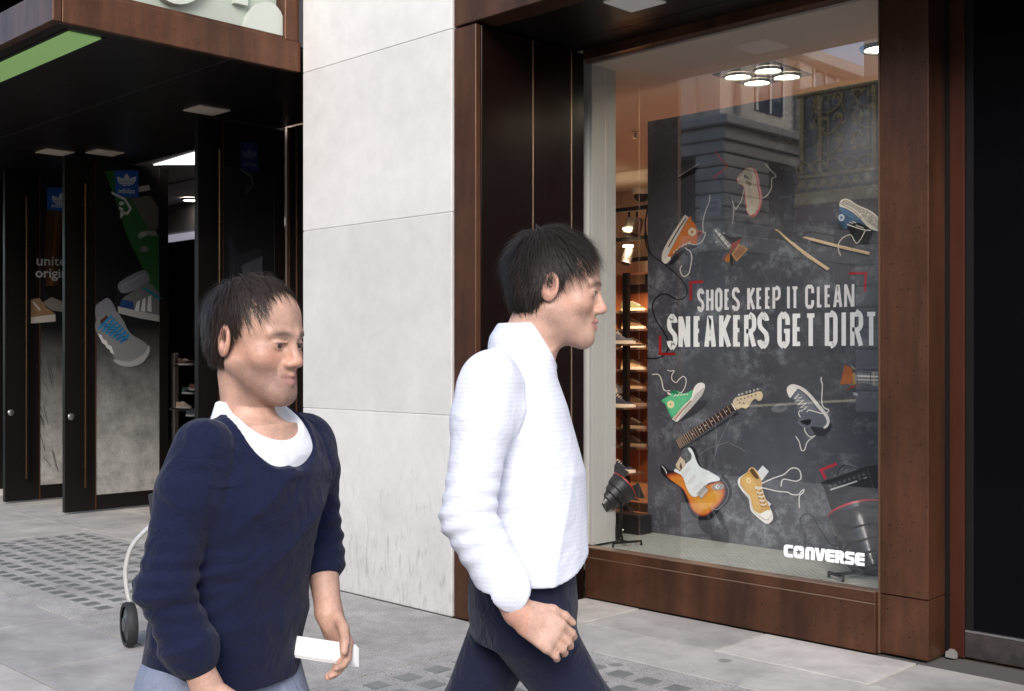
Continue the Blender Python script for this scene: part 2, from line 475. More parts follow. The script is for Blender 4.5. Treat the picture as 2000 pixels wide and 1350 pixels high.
def text_polys(txt, sx=1.0, bold=0.0):
    """outline of a word in the built-in typeface, as triangles in a unit-height frame"""
    cu = bpy.data.curves.new("lettering", 'FONT'); cu.body = txt; cu.size = 1.0; cu.offset = bold; cu.resolution_u = 3
    ob = bpy.data.objects.new("lettering", cu); COL.objects.link(ob)
    dg = bpy.context.evaluated_depsgraph_get(); dg.update()
    me = ob.evaluated_get(dg).to_mesh()
    vs = [(v.co.x, v.co.y) for v in me.vertices]; fs = [tuple(p.vertices) for p in me.polygons]
    ob.evaluated_get(dg).to_mesh_clear(); bpy.data.objects.remove(ob); bpy.data.curves.remove(cu)
    xs = [a for a, b in vs]; ys = [b for a, b in vs]
    x0, x1, y0, y1 = min(xs), max(xs), min(ys), max(ys)
    return [((a - x0) / (x1 - x0), (b - y0) / (y1 - y0)) for a, b in vs], fs
def word(P, txt, quad, col, bold=0.0):
    """quad: top-left, top-right, bottom-right, bottom-left in the print's own frame"""
    vs, fs = text_polys(txt, bold=bold)
    tl, tr, br, bl = [np.array(P.T(q), float) for q in quad]
    pts = [tuple((bl * (1 - a) + br * a) * (1 - b) + (tl * (1 - a) + tr * a) * b) for a, b in vs]
    P._put(pts, fs, col)
random.seed(5); np.random.seed(5)
# ================================================================ SETTING: ground
STONE = mat("pale_stone", (0.63, 0.615, 0.595), 0.75, noise=(7, 0.35, 8), col2=(0.51, 0.50, 0.485), speck=(260, 0.63, (0.40, 0.40, 0.40)), bump=(220, 0.12, 0.003), stain=(1.1, .90))
SLAB = [mat("paving_%s" % n, c, 0.8, noise=(3.5, 0.3, 10), col2=tuple(x * 0.60 for x in c), speck=(26, 0.69, tuple(x * 0.5 for x in c)), bump=(120, 0.25, 0.004), stain=(2.4, .70), gum=2.6)
        for n, c in (("grey", (0.54, 0.51, 0.475)), ("warm", (0.57, 0.535, 0.49)), ("cool", (0.50, 0.475, 0.45)), ("pale", (0.61, 0.575, 0.535)))]
CONC = mat("aggregate_concrete", (0.50, 0.48, 0.45), 0.85, noise=(6, 0.26, 12), col2=(0.30, 0.285, 0.265), speck=(120, 0.58, (0.17, 0.162, 0.155)), bump=(190, 0.6, 0.006), stain=(2.6, .72), gum=2.6)
ASPHALT = mat("asphalt", (0.07, 0.07, 0.072), 0.85, noise=(30, 0.3, 6), col2=(0.04, 0.04, 0.04), bump=(200, 0.3, 0.004))
MORTAR = mat("joint_mortar", (0.09, 0.085, 0.08), 0.9)
LENS = mat("pavement_glass", (0.125, 0.135, 0.128), 0.4, 0.0, 0.5, noise=(22, 0.25, 8), col2=(0.20, 0.20, 0.19))

road = link("road", MB().box((-80, -16, -0.5), (60, -1.35, -0.13)).mesh("road"), ASPHALT); tag(road, kind='structure')
kerb = link("kerb", MB().box((-80, -1.35, -0.5), (60, -1.2, 0.0), 0, .01).mesh("kerb"), SLAB[1]); tag(kerb, kind='structure')
pav2 = link("opposite_pavement", MB().box((-80, -18.7, -0.5), (60, -16, -0.02)).mesh("opposite_pavement"), mat("dark_paving", (.085, .083, .08), .8)); tag(pav2, kind='structure')
side = link("side_street", MB().box((-20, -60, -0.5), (-14, -18.7, -0.1)).mesh("side_street"), ASPHALT); tag(side, kind='structure')
pav = link("pavement", MB().box((-80, -1.2, -0.5), (60, 12, -0.012)).mesh("pavement"), MORTAR); tag(pav, kind='structure')
yellow = MB()
for yy in (-1.75, -1.95): yellow.box((-80, yy - .05, -0.1299), (60, yy + .05, -0.126))
ym = link("road_marking", yellow.mesh("road_marking"), mat("yellow_paint", (0.62, 0.42, 0.06), 0.7)); tag(ym, kind='structure')

def slab(x0, x1, y0, y1, m, name="paving_slab", top=0.0):
    g = 0.0055
    dz = random.uniform(-0.003, 0.002) + top
    o = MB().box((x0 + g, y0 + g, -0.06), (x1 - g, y1 - g, dz), 0, 0.002).build(name, m, pav)
    return o
def slab_field(x0, x1, rows, L, stag=0.5):
    for i in range(len(rows) - 1):
        x = x0 - (L * stag if i % 2 else 0) 
        while x < x1 - 0.02:
            xa, xb = max(x, x0), min(x + L, x1)
            if xb - xa > 0.05: slab(xa, xb, rows[i], rows[i + 1], random.choice(SLAB))
            x += L
slab_field(-12.8, 1.92, [-1.2, -0.39, 0.26, 0.91, 1.56, 2.21, 2.86], 0.98)
slab_field(-16.5, -9.5, [2.86, 3.64, 4.42, 5.2, 5.98], 0.98)
slab_field(-2.55, 1.5, [2.86, 3.64, 4.42], 0.98)
slab_field(-4.66, 1.5, [4.42, 4.86, 5.36], 0.86)
slab_field(-9.5, -6.36, [4.42, 5.44], 0.8)
pad = slab(-6.4, -4.27, 2.86, 4.42, CONC, "concrete_pad", -0.002)
def light_panel(x0, x1, y0, y1, nx, ny, dx, dy, sx, sy, s):
    o = slab(x0, x1, y0, y1, CONC, "pavement_light")
    for j in range(ny):
        for i in range(nx):
            if random.random() < 0.02: continue
            cx, cy = sx + dx * i, sy + dy * j
            h = s / 2 * random.uniform(.94, 1.02)
            b = MB()
            zt = 0.0035
            b.add([(cx - h, cy - h, -.02), (cx + h, cy - h, -.02), (cx + h, cy + h, -.02), (cx - h, cy + h, -.02),
                   (cx - h, cy - h, zt - .002), (cx + h, cy - h, zt - .002), (cx + h, cy + h, zt - .002), (cx - h, cy + h, zt - .002),
                   (cx - h * .8, cy - h * .8, zt), (cx + h * .8, cy - h * .8, zt), (cx + h * .8, cy + h * .8, zt), (cx - h * .8, cy + h * .8, zt)],
                  [(0, 1, 5, 4), (1, 2, 6, 5), (2, 3, 7, 6), (3, 0, 4, 7), (4, 5, 9, 8), (5, 6, 10, 9), (6, 7, 11, 10), (7, 4, 8, 11), (8, 9, 10, 11)])
            b.build("glass_lens", LENS, o)
light_panel(-9.5, -6.4, 2.86, 4.42, 19, 8, 0.157, 0.165, -9.35, 3.12, 0.088)
light_panel(-4.27, -2.55, 2.86, 4.42, 10, 7, 0.168, 0.185, -4.10, 3.08, 0.097)

# ================================================================ stone pier between the two shopfronts
pier = thing("stone_pier", "tall white stone pier of large blocks between dark shop entrance and display window", "stone pier", (-5.6, 4.42, 0))
zs = [0.0, 1.16, 2.335, 3.39, 4.45, 5.6]
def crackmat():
    """stone with grime low down: fine dark vertical streaks and hairline cracks near the pavement, plus ground-level shade painted into the colour"""
    m = STONE.copy(); m.name = "pale_stone_grimy_shaded"
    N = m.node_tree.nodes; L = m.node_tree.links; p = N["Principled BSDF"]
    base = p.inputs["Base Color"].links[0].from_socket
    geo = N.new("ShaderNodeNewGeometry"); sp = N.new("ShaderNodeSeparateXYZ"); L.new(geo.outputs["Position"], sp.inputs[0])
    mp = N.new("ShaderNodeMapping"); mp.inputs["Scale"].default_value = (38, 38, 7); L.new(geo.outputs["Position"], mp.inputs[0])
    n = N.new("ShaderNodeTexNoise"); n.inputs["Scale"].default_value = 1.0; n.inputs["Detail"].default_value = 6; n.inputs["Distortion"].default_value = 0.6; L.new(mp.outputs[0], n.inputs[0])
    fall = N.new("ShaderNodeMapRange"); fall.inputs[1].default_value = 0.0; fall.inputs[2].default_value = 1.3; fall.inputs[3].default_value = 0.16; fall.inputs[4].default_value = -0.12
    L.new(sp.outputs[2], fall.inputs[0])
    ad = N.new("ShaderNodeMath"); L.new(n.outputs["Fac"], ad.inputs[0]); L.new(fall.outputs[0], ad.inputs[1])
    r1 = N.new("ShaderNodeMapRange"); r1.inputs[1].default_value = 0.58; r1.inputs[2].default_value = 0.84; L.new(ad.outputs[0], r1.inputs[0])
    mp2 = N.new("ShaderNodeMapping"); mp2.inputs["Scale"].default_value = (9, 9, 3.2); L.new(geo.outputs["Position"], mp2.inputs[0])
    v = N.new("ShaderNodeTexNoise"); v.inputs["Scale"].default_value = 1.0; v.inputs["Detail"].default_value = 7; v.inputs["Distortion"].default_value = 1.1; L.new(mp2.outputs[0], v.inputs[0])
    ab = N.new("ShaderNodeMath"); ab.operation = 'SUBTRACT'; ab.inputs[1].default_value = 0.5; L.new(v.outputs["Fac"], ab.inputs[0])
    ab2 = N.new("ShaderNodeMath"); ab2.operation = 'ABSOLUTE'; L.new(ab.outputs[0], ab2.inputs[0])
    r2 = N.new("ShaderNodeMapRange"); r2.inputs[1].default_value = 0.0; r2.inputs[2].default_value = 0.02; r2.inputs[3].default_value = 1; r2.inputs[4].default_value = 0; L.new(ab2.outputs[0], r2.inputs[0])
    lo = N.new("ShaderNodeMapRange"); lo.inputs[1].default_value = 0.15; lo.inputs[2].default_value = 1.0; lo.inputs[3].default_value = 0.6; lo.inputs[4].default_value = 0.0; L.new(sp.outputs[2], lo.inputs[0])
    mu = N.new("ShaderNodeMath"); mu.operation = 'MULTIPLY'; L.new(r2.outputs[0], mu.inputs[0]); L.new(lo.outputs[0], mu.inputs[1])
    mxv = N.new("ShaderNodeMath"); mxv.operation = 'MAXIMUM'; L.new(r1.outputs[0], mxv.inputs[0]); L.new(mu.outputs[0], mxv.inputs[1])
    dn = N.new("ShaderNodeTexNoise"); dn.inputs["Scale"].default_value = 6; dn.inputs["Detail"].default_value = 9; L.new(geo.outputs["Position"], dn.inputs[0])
    dl_ = N.new("ShaderNodeMapRange"); dl_.inputs[1].default_value = 0.0; dl_.inputs[2].default_value = 0.9; dl_.inputs[3].default_value = 0.55; dl_.inputs[4].default_value = 0.0; L.new(sp.outputs[2], dl_.inputs[0])  # broad mottled tint: shade towards the ground, put into the stone colour
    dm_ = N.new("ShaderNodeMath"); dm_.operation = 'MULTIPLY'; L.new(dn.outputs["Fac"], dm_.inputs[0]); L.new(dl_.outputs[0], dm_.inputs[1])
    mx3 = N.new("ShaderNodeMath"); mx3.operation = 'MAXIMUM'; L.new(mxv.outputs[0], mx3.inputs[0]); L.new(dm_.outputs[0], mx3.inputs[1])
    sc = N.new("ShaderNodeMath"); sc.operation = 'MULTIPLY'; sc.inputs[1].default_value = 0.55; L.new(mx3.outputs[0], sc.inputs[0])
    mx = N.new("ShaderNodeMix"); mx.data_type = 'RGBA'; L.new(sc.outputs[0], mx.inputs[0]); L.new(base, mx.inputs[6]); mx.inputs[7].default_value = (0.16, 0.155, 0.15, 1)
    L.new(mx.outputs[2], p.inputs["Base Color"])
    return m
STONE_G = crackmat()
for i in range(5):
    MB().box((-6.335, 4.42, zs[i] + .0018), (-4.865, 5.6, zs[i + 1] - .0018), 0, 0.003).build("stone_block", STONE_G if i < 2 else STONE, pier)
MB().box((-6.325, 4.424, 0), (-4.869, 5.59, 5.6)).build("mortar_bed", mat("stone_joint", (0.5, 0.49, 0.48), 0.9), pier)
upper = link("upper_facade", MB().box((-40, 4.6, 5.62), (30, 5.6, 15)).box((-3.9 + 3.0, 4.5, 3.5), (30, 5.6, 5.61)).mesh("upper_facade"), STONE)
tag(upper, "pale stone upper facade above the shopfronts", "building")
rearw = link("shop_roof", MB().box((-40, 5.6, 4.4), (30, 20, 4.6)).mesh("shop_roof"), CREAM); tag(rearw, kind='structure')

# ================================================================ display window bay
win = thing("shop_window", "bronze framed display window deeply recessed beside the white stone pier", "shop window", (-3.7, 5.38, 0))
YG = 5.40
box_obj("jamb_panel", (-4.855, 4.43, 0), (-4.672, 4.47, 3.385), BRONZE, win, .003)
for a, b in ((4.474, 4.892), (4.900, 5.236), (5.242, 5.355)):
    box_obj("reveal_panel", (-4.72, a, 0), (-4.67, b, 3.385), BRONZE_R, win, .002)
box_obj("reveal_core", (-4.84, 4.48, 0), (-4.735, 5.35, 3.385), BLACKM, win)
for yy in (4.896, 5.239):
    box_obj("reveal_trim", (-4.735, yy - .004, 0), (-4.668, yy + .004, 3.38), EDGE, win)
box_obj("lintel_fascia", (-4.855, 4.43, 3.40), (-0.9, 4.60, 5.6), BRONZE, win, .004)
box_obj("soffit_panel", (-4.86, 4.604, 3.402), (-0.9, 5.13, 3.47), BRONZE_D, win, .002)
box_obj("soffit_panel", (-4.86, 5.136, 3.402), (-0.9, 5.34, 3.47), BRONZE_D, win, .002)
box_obj("head_rail", (-4.67, 5.345, 3.345), (-2.73, 5.43, 3.415), BRONZE, win, .003)
sl = onZ(1240, 2, 3.40)
dl = box_obj("soffit_downlight", (sl.x - .12, sl.y - .12, 3.388), (sl.x + .12, sl.y + .12, 3.401), WHITE, win, .003)
# sill
box_obj("sill_panel", (-4.668, 5.362, 0.004), (-2.735, 5.44, 0.252), BRONZE, win, .003)
box_obj("sill_band", (-4.668, 5.362, 0.258), (-2.735, 5.44, 0.312), BRONZE, win, .003)
box_obj("sill_trim", (-4.668, 5.358, 0.2525), (-2.735, 5.372, 0.2575), EDGE, win)
box_obj("sill_lip", (-4.668, 5.358, 0.3125), (-2.735, 5.44, 0.318), EDGE, win)
GLASS = glass_mat("window_glass", (0.97, 0.975, 0.97), 0.10)
box_obj("glass_pane", (-4.665, YG, 0.318), (-2.733, YG + .0005, 3.346), GLASS, win)
# right column
box_obj("column_panel", (-2.73, 5.41, 0.304), (-2.48, 5.60, 5.6), BRONZE, win, .003)
box_obj("column_panel", (-2.73, 5.41, 0.004), (-2.48, 5.60, 0.299), BRONZE, win, .003)
box_obj("column_edge", (-2.738, 5.40, 0), (-2.7315, 5.46, 3.4), EDGE, win)
# window interior: lining, platform, head
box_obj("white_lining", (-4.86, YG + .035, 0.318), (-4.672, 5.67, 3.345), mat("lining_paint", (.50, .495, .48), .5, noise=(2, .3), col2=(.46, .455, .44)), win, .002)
box_obj("side_lining", (-2.73, 5.605, 0.318), (-2.52, 6.6, 3.335), WHITE, win)
MATT = mat("woven_matting", (0.43, 0.44, 0.40), 0.8, noise=(16, 0.3, 4), col2=(0.31, 0.325, 0.29), stretch=(1, 2.2, 1), bump=(60, 0.7, 0.01))
def weave(m):
    N = m.node_tree.nodes; L = m.node_tree.links; p = N["Principled BSDF"]
    geo = N.new("ShaderNodeNewGeometry"); mp = N.new("ShaderNodeMapping"); mp.inputs["Rotation"].default_value = (0, 0, R(45)); mp.inputs["Scale"].default_value = (1, 1, 1)
    L.new(geo.outputs["Position"], mp.inputs[0])
    w1 = N.new("ShaderNodeTexWave"); w1.inputs["Scale"].default_value = 12; w1.inputs["Distortion"].default_value = .6; w1.bands_direction = 'X'; L.new(mp.outputs[0], w1.inputs[0])
    w2 = N.new("ShaderNodeTexWave"); w2.inputs["Scale"].default_value = 12; w2.inputs["Distortion"].default_value = .6; w2.bands_direction = 'Y'; L.new(mp.outputs[0], w2.inputs[0])
    mu = N.new("ShaderNodeMath"); mu.operation = 'MULTIPLY'; L.new(w1.outputs["Fac"], mu.inputs[0]); L.new(w2.outputs["Fac"], mu.inputs[1])
    b = N.new("ShaderNodeBump"); b.inputs["Strength"].default_value = 0.9; b.inputs["Distance"].default_value = 0.008
    L.new(mu.outputs[0], b.inputs["Height"]); L.new(b.outputs[0], p.inputs["Normal"])
weave(MATT)
box_obj("window_floor", (-6.0, 5.445, 0.15), (-2.5, 6.75, 0.30), MATT, win)

# ================================================================ recessed doorway at the right
rd = thing("recessed_doorway", "black recessed doorway with a scuffed metal kick plate right of the bronze column", "doorway", (-1.8, 5.62, 0))
box_obj("door_jamb", (-2.478, 5.612, 0.0), (-2.388, 5.66, 5.6), mat("red_bronze", (0.13, 0.042, 0.024), 0.4, 0.65, noise=(3, .3, 7), col2=(0.06, 0.02, 0.013), stretch=(1, 1, .3), speck=(80, .70, (.02, .01, .01))), rd, .002)
box_obj("jamb_groove", (-2.50, 5.602, 0.0), (-2.46, 5.611, 5.6), BLACKM, rd)
box_obj("kick_plate", (-2.386, 5.615, 0.006), (-0.4, 5.65, 0.128), mat("scuffed_steel", (0.10, 0.085, 0.08), 0.5, 0.6, noise=(9, 0.22, 9), col2=(0.03, 0.026, 0.025)), rd, .002)
box_obj("kick_plate_cap", (-2.386, 5.613, 0.130), (-0.4, 5.65, 0.142), STEEL, rd, .002)
DG = mat("dark_glass", (0.003, 0.003, 0.004), 0.12, 0.0, 0.04)
box_obj("door_glass", (-2.386, 5.63, 0.144), (-0.4, 5.645, 5.6), DG, rd)
box_obj("door_stile", (-2.385, 5.622, 0.144), (-2.345, 5.6295, 5.6), BLACKM, rd)
box_obj("door_stile", (-0.45, 5.622, 0.144), (-0.4, 5.6295, 5.6), BLACKM, rd)
box_obj("side_wall", (-0.4, 4.5, 0), (0.6, 5.65, 3.5), STONE, rd)
bx = MB()
for k in range(14):
    a = random.uniform(0, 6.28); r_ = random.uniform(0, .022)
    bx.box((-2.475 + .035 + r_ * math.cos(a) - .012, 5.585 + .4 * r_ * math.sin(a) - .01, 0.0), (-2.475 + .035 + r_ * math.cos(a) + .012, 5.585 + .4 * r_ * math.sin(a) + .01, .012 + .03 * (1 - r_ / .03)))
dust = bx.build("swept_dust", mat("grey_dust", (0.2, 0.195, 0.19), 0.9)); tag(dust, "little heap of grey dust swept into the column corner", "dust", kind='stuff')

# ================================================================ left shop entrance
ent = thing("shop_entrance_canopy", "dark bronze box canopy over the open shop doors with a green lit panel underneath", "canopy", (-9, 3.6, 3.39))
XC = -6.36
box_obj("end_fascia", (XC - .05, 2.80, 3.40), (XC, 4.42, 3.60), BRONZE, ent, .004)
box_obj("front_fascia", (-16, 2.745, 3.40), (XC + .001, 2.795, 3.60), BRONZE, ent, .004)
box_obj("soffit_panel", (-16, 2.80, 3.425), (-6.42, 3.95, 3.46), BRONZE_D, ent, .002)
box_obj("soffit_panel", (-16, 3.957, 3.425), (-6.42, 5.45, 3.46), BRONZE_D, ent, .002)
box_obj("canopy_roof", (-16, 2.80, 3.50), (-6.42, 4.6, 3.59), BLACKM, ent)
gp = [onZ(u, v, 3.42) for u, v in ((0, 118), (133, 62), (187, 75), (0, 152))]
GREEN = emit_mat("green_light", lin("74945a"), 0.26)
x1_ = max(gp[1].x, gp[2].x); y0_ = min(gp[1].y, gp[2].y); y1_ = max(gp[1].y, gp[2].y)
lp = box_obj("light_panel", (-15.5, 2.93, 3.416), (x1_, 3.14, 3.424), GREEN, ent)
box_obj("light_trim", (-15.52, 2.905, 3.418), (x1_ + .02, 2.929, 3.428), BLACKM, ent)
box_obj("light_trim", (-15.52, 3.141, 3.418), (x1_ + .02, 3.165, 3.428), BLACKM, ent)
for (u, v) in ((404, 215), (107, 297), (205, 298)):
    p = onZ(u, v, 3.42)
    MB().box((p.x - .13, p.y - .13, 3.412), (p.x + .13, p.y + .13, 3.4245), 0, .003).build("downlight", mat("lamp_trim", (0.5, 0.42, 0.33), 0.5), ent)

signb = thing("fascia_sign", "pale glass sign box with a raised white round letter above the dark canopy", "shop sign", (-6.45, 3.8, 3.6))
SIGNM = mat("pale_sign_panel", (0.34, 0.375, 0.325), 0.5, noise=(2, .3), col2=(0.31, 0.345, 0.30))
sx = -6.47
box_obj("sign_panel", (sx - .05, 2.9, 3.605), (sx, 4.30, 4.9), SIGNM, signb)
box_obj("corner_post", (sx - .06, 4.303, 3.602), (XC - .01, 4.415, 5.2), BRONZE, signb, .003)
box_obj("base_rail", (sx - .02, 2.86, 3.601), (XC - .02, 4.30, 3.625), BRONZE, signb, .002)
LET = mat("white_letter", (0.42, 0.45, 0.40), 0.5)
def sgn(u, v, d): 
    p = onX(u, v, sx); return Vector((sx + d, p.y, p.z))
def solid(poly, name, d, parent, m, hole=None):
    """flat outline in photo pixels raised off the sign by d"""
    loops = [[Vector((u, v, 0)) for u, v in poly]] + ([[Vector((u, v, 0)) for u, v in hole]] if hole else [])
    tris = tessellate_polygon(loops); flat = [p for l in loops for p in l]; n = len(flat)
    b = MB(); b.add([sgn(p.x, p.y, .002) for p in flat] + [sgn(p.x, p.y, d) for p in flat], [tuple(n + i for i in t) for t in tris] + [tuple(t) for t in tris])
    o = 0
    for l in loops:
        k = len(l); b.add([sgn(p.x, p.y, .002) for p in l] + [sgn(p.x, p.y, d) for p in l], [(i, (i + 1) % k, k + (i + 1) % k, k + i) for i in range(k)])
    return b.build(name, m, parent)
def circ(c, rx, ry, n=28): return [(c[0] + rx * math.cos(2 * math.pi * i / n), c[1] + ry * math.sin(2 * math.pi * i / n)) for i in range(n)]
solid(circ((508, 62), 37, 55), "raised_letter", .07, signb, LET)
solid([(452, -80), (478, -80), (478, 14), (452, 8)], "raised_letter", .04, signb, LET)
solid(circ((345, -62), 62, 74), "raised_letter", .05, signb, LET, circ((345, -62), 38, 48))

# side panel between door and pier
sp = thing("entrance_side_panel", "narrow dark bronze panel between the last open door and the white pier", "panel", (-7.2, 5.47, 0))
box_obj("panel", (-8.03, 5.47, 0), (-6.345, 5.53, 3.42), BRONZE_D, sp, .003)
box_obj("panel_trim", (-8.06, 5.462, 0), (-8.03, 5.53, 3.42), EDGE if False else BRONZE, sp, .002)
p_ = onY(580, 500, 5.47)
box_obj("panel_trim", (p_.x - .01, 5.46, 0), (p_.x + .01, 5.4695, 3.42), BRONZE, sp, .002)

def door(x, y0, y1, ys0, ys1, label, hy, lock=True):
    """open leaf perpendicular to the facade; front stile y0..ys0, glass ys0..ys1, hinge stile ys1..y1"""
    d = thing("shop_door", label, "door", (x, y1, 0), group="open shop doors under the canopy")
    T = 0.055; zt = 3.40; zb = 0.02
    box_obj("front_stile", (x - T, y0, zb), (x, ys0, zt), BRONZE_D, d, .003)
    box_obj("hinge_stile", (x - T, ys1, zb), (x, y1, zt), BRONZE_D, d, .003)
    box_obj("bottom_rail", (x - T, ys0 + .001, zb), (x - .002, ys1 - .001, 0.16), BRONZE_D, d, .003)
    box_obj("top_rail", (x - T, ys0 + .001, 3.05), (x - .002, ys1 - .001, zt), BLACKM, d, .003)
    box_obj("door_glass", (x - T + .015, ys0 + .001, .161), (x - .012, ys1 - .001, 3.049), DG, d)
    box_obj("stile_edge", (x - .004, ys0 - .012, zb), (x + .004, ys0 - .001, zt - .01), BRONZE, d)
    h = MB(); h.tube([(x + .07, hy, .25), (x + .07, hy, 3.15)], .014, 10); hb = h.build("pull_handle", BRASS, d)
    for zz in (.45, 1.65, 2.95):
        MB().tube([(x - .001, hy, zz), (x + .07, hy, zz)], .008, 8).build("handle_post", BRASS, hb)
    if lock:
        q = (Vector((1, 0, 0))).to_track_quat('Z', 'Y').to_matrix().to_4x4()
        MB().lathe([(0.0, .012), (.022, .012), (.032, .006), (.034, 0)], Matrix.Translation((x, y0 + .06, .93)) @ q, 20).build("lock", STEEL, d)
    return d
d3 = door(-8.09, 4.65, 5.46, 4.88, 5.36, "open dark shop door nearest the white stone pier with a dim poster", 4.80, False)
d2 = door(-10.6, 4.69, 5.76, 5.00, 5.66, "middle open shop door with a poster of grey sneakers and a green skateboard", 4.86)
d1 = door(-11.82, 4.61, 5.76, 4.97, 5.66, "open shop door farthest left with a poster of tan shoes", 4.80)

# shop rooms behind the doors
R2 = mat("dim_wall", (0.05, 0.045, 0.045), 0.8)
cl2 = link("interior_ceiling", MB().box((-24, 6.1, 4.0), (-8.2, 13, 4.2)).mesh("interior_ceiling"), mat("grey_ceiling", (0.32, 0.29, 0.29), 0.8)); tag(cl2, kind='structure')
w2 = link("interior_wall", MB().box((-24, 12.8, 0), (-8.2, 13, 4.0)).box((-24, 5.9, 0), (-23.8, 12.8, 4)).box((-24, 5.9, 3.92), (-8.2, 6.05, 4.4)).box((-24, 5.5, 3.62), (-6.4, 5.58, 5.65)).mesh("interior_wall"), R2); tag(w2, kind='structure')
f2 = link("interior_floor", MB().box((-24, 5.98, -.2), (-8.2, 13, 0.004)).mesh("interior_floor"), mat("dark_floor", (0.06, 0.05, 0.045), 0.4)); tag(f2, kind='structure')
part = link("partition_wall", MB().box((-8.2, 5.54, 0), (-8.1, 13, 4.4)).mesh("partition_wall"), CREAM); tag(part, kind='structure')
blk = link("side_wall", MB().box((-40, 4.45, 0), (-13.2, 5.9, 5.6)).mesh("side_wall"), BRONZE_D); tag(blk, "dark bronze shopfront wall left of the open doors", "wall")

# ================================================================ display poster in the window
YP = 6.20
pt = thing("display_poster", "large dark grey display board of floating sneakers and a broken guitar behind the window glass", "poster", (-3.7, 6.22, 0.3))
pl, prt, ptop = onY(1265, 500, YP).x, -2.56, onY(1265, 238, YP).z
def poster_mat():
    m = bpy.data.materials.new("scuffed_print"); m.use_nodes = True
    N = m.node_tree.nodes; L = m.node_tree.links; p = N["Principled BSDF"]
    geo = N.new("ShaderNodeNewGeometry")
    def noise(sc, det, dist=0, rough=.6):
        n = N.new("ShaderNodeTexNoise"); n.inputs["Scale"].default_value = sc; n.inputs["Detail"].default_value = det; n.inputs["Distortion"].default_value = dist; n.inputs["Roughness"].default_value = rough
        L.new(geo.outputs["Position"], n.inputs[0]); return n.outputs["Fac"]
    def rng(s, a, b, c=0, d=1):
        r = N.new("ShaderNodeMapRange"); r.inputs[1].default_value = a; r.inputs[2].default_value = b; r.inputs[3].default_value = c; r.inputs[4].default_value = d
        L.new(s, r.inputs[0]); return r.outputs[0]
    def mix(f, a, b):
        x = N.new("ShaderNodeMix"); x.data_type = 'RGBA'; L.new(f, x.inputs[0])
        if isinstance(a, tuple): x.inputs[6].default_value = (*a, 1)
        else: L.new(a, x.inputs[6])
        x.inputs[7].default_value = (*b, 1); return x.outputs[2]
    def mul(a, b):
        x = N.new("ShaderNodeMath"); x.operation = 'MULTIPLY'; L.new(a, x.inputs[0]); L.new(b, x.inputs[1]); return x.outputs[0]
    c = mix(rng(noise(1.6, 5, .3), .35, .7), lin("404148"), lin("54565e"))
    c = mix(mul(rng(noise(8, 14, .15, .80), .50, .72), rng(noise(1.3, 3), .40, .58)), c, lin("a0a6ab"))
    c = mix(rng(noise(30, 6, 0, .75), .62, .74, 0, .75), c, lin("a9acb0"))
    c = mix(rng(noise(7, 12, .3, .8), .58, .74, 0, .6), c, lin("1d1d20"))
    L.new(c, p.inputs["Base Color"]); p.inputs["Roughness"].default_value = .55; p.inputs["Specular IOR Level"].default_value = .3
    return m
POSTER = poster_mat()
box_obj("board", (pl, YP, 0.302), (prt, YP + .05, ptop), POSTER, pt)
pf = lambda u, v: onY(u, v, YP)
PGAIN = 1.1
LAY = [0]
def PP(ori): 
    LAY[0] += 1
    return Print(pf, (0, -1, 0), off=0.0012 + 0.00004 * LAY[0], gain=PGAIN, ori=ori)
Z1 = (1260, 290, 5.192); Z2 = (1490, 360, 6.75); Z3 = (1280, 530, 7.5); Z4 = (1490, 530, 7.5); Z5 = (1260, 710, 7.104)
Z6 = (1500, 690, 6.43); Z7 = (1270, 860, 6.4516); Z8 = (1500, 880, 4.82); ZM = (1230, 200, 2.7)
LACE = "cdc8c0"
# -- orange high-top
p = PP(Z1)
p.poly([(180, 1165), (235, 1180), (300, 1090), (420, 1010), (540, 985), (500, 1010), (390, 1060), (280, 1180)], "222226")
p.poly([(172, 1150), (195, 1010), (385, 700), (420, 686), (442, 705), (430, 745), (255, 1060), (262, 1105), (228, 1160), (200, 1168)], "d9d2c8")
p.poly([(440, 708), (472, 728), (510, 770), (525, 815), (560, 838), (588, 848), (560, 880), (530, 930), (515, 972), (470, 965), (380, 1000), (330, 1030), (290, 1075), (262, 1107), (232, 1098), (262, 1030)], "c46f34")
p.poly([(440, 708), (472, 728), (500, 800), (430, 900), (330, 1000), (270, 1060), (240, 1080), (262, 1030)], "d07a3a")
p.poly([(530, 830), (588, 848), (560, 880), (532, 925), (520, 890)], "b8605a")
p.poly([(540, 850), (575, 852), (550, 880), (535, 900)], "5d2f22")
p.poly([(228, 1100), (264, 1106), (245, 1145), (205, 1168), (190, 1150)], "e6dfd2")
p.ribbon([(418, 706), (330, 840), (238, 1000)], 11, "2a2a30"); p.ribbon([(436, 716), (350, 870), (255, 1045)], 5, "7a5548")
p.ell((480, 848), 41, 42, "e3d5b4"); p.star((480, 848), 20, "c0582c")
for a, b in (((285, 1065), (300, 1040)), ((310, 1035), (335, 1018)), ((345, 1010), (365, 985)), ((378, 1000), (398, 968)), ((408, 985), (430, 950)), ((440, 972), (462, 940))): p.ribbon([a, b], 11, LACE)
p.ribbon([(660, 475), (655, 540), (615, 640), (592, 740), (590, 820), (600, 855), (618, 860), (590, 930), (550, 965), (500, 975), (440, 960)], 10, LACE)
p.ribbon([(410, 1005), (430, 1025), (462, 1045), (478, 1110), (465, 1200), (445, 1270), (400, 1300), (370, 1270), (360, 1220), (378, 1185)], 11, LACE)
p.build("printed_sneaker", pt)
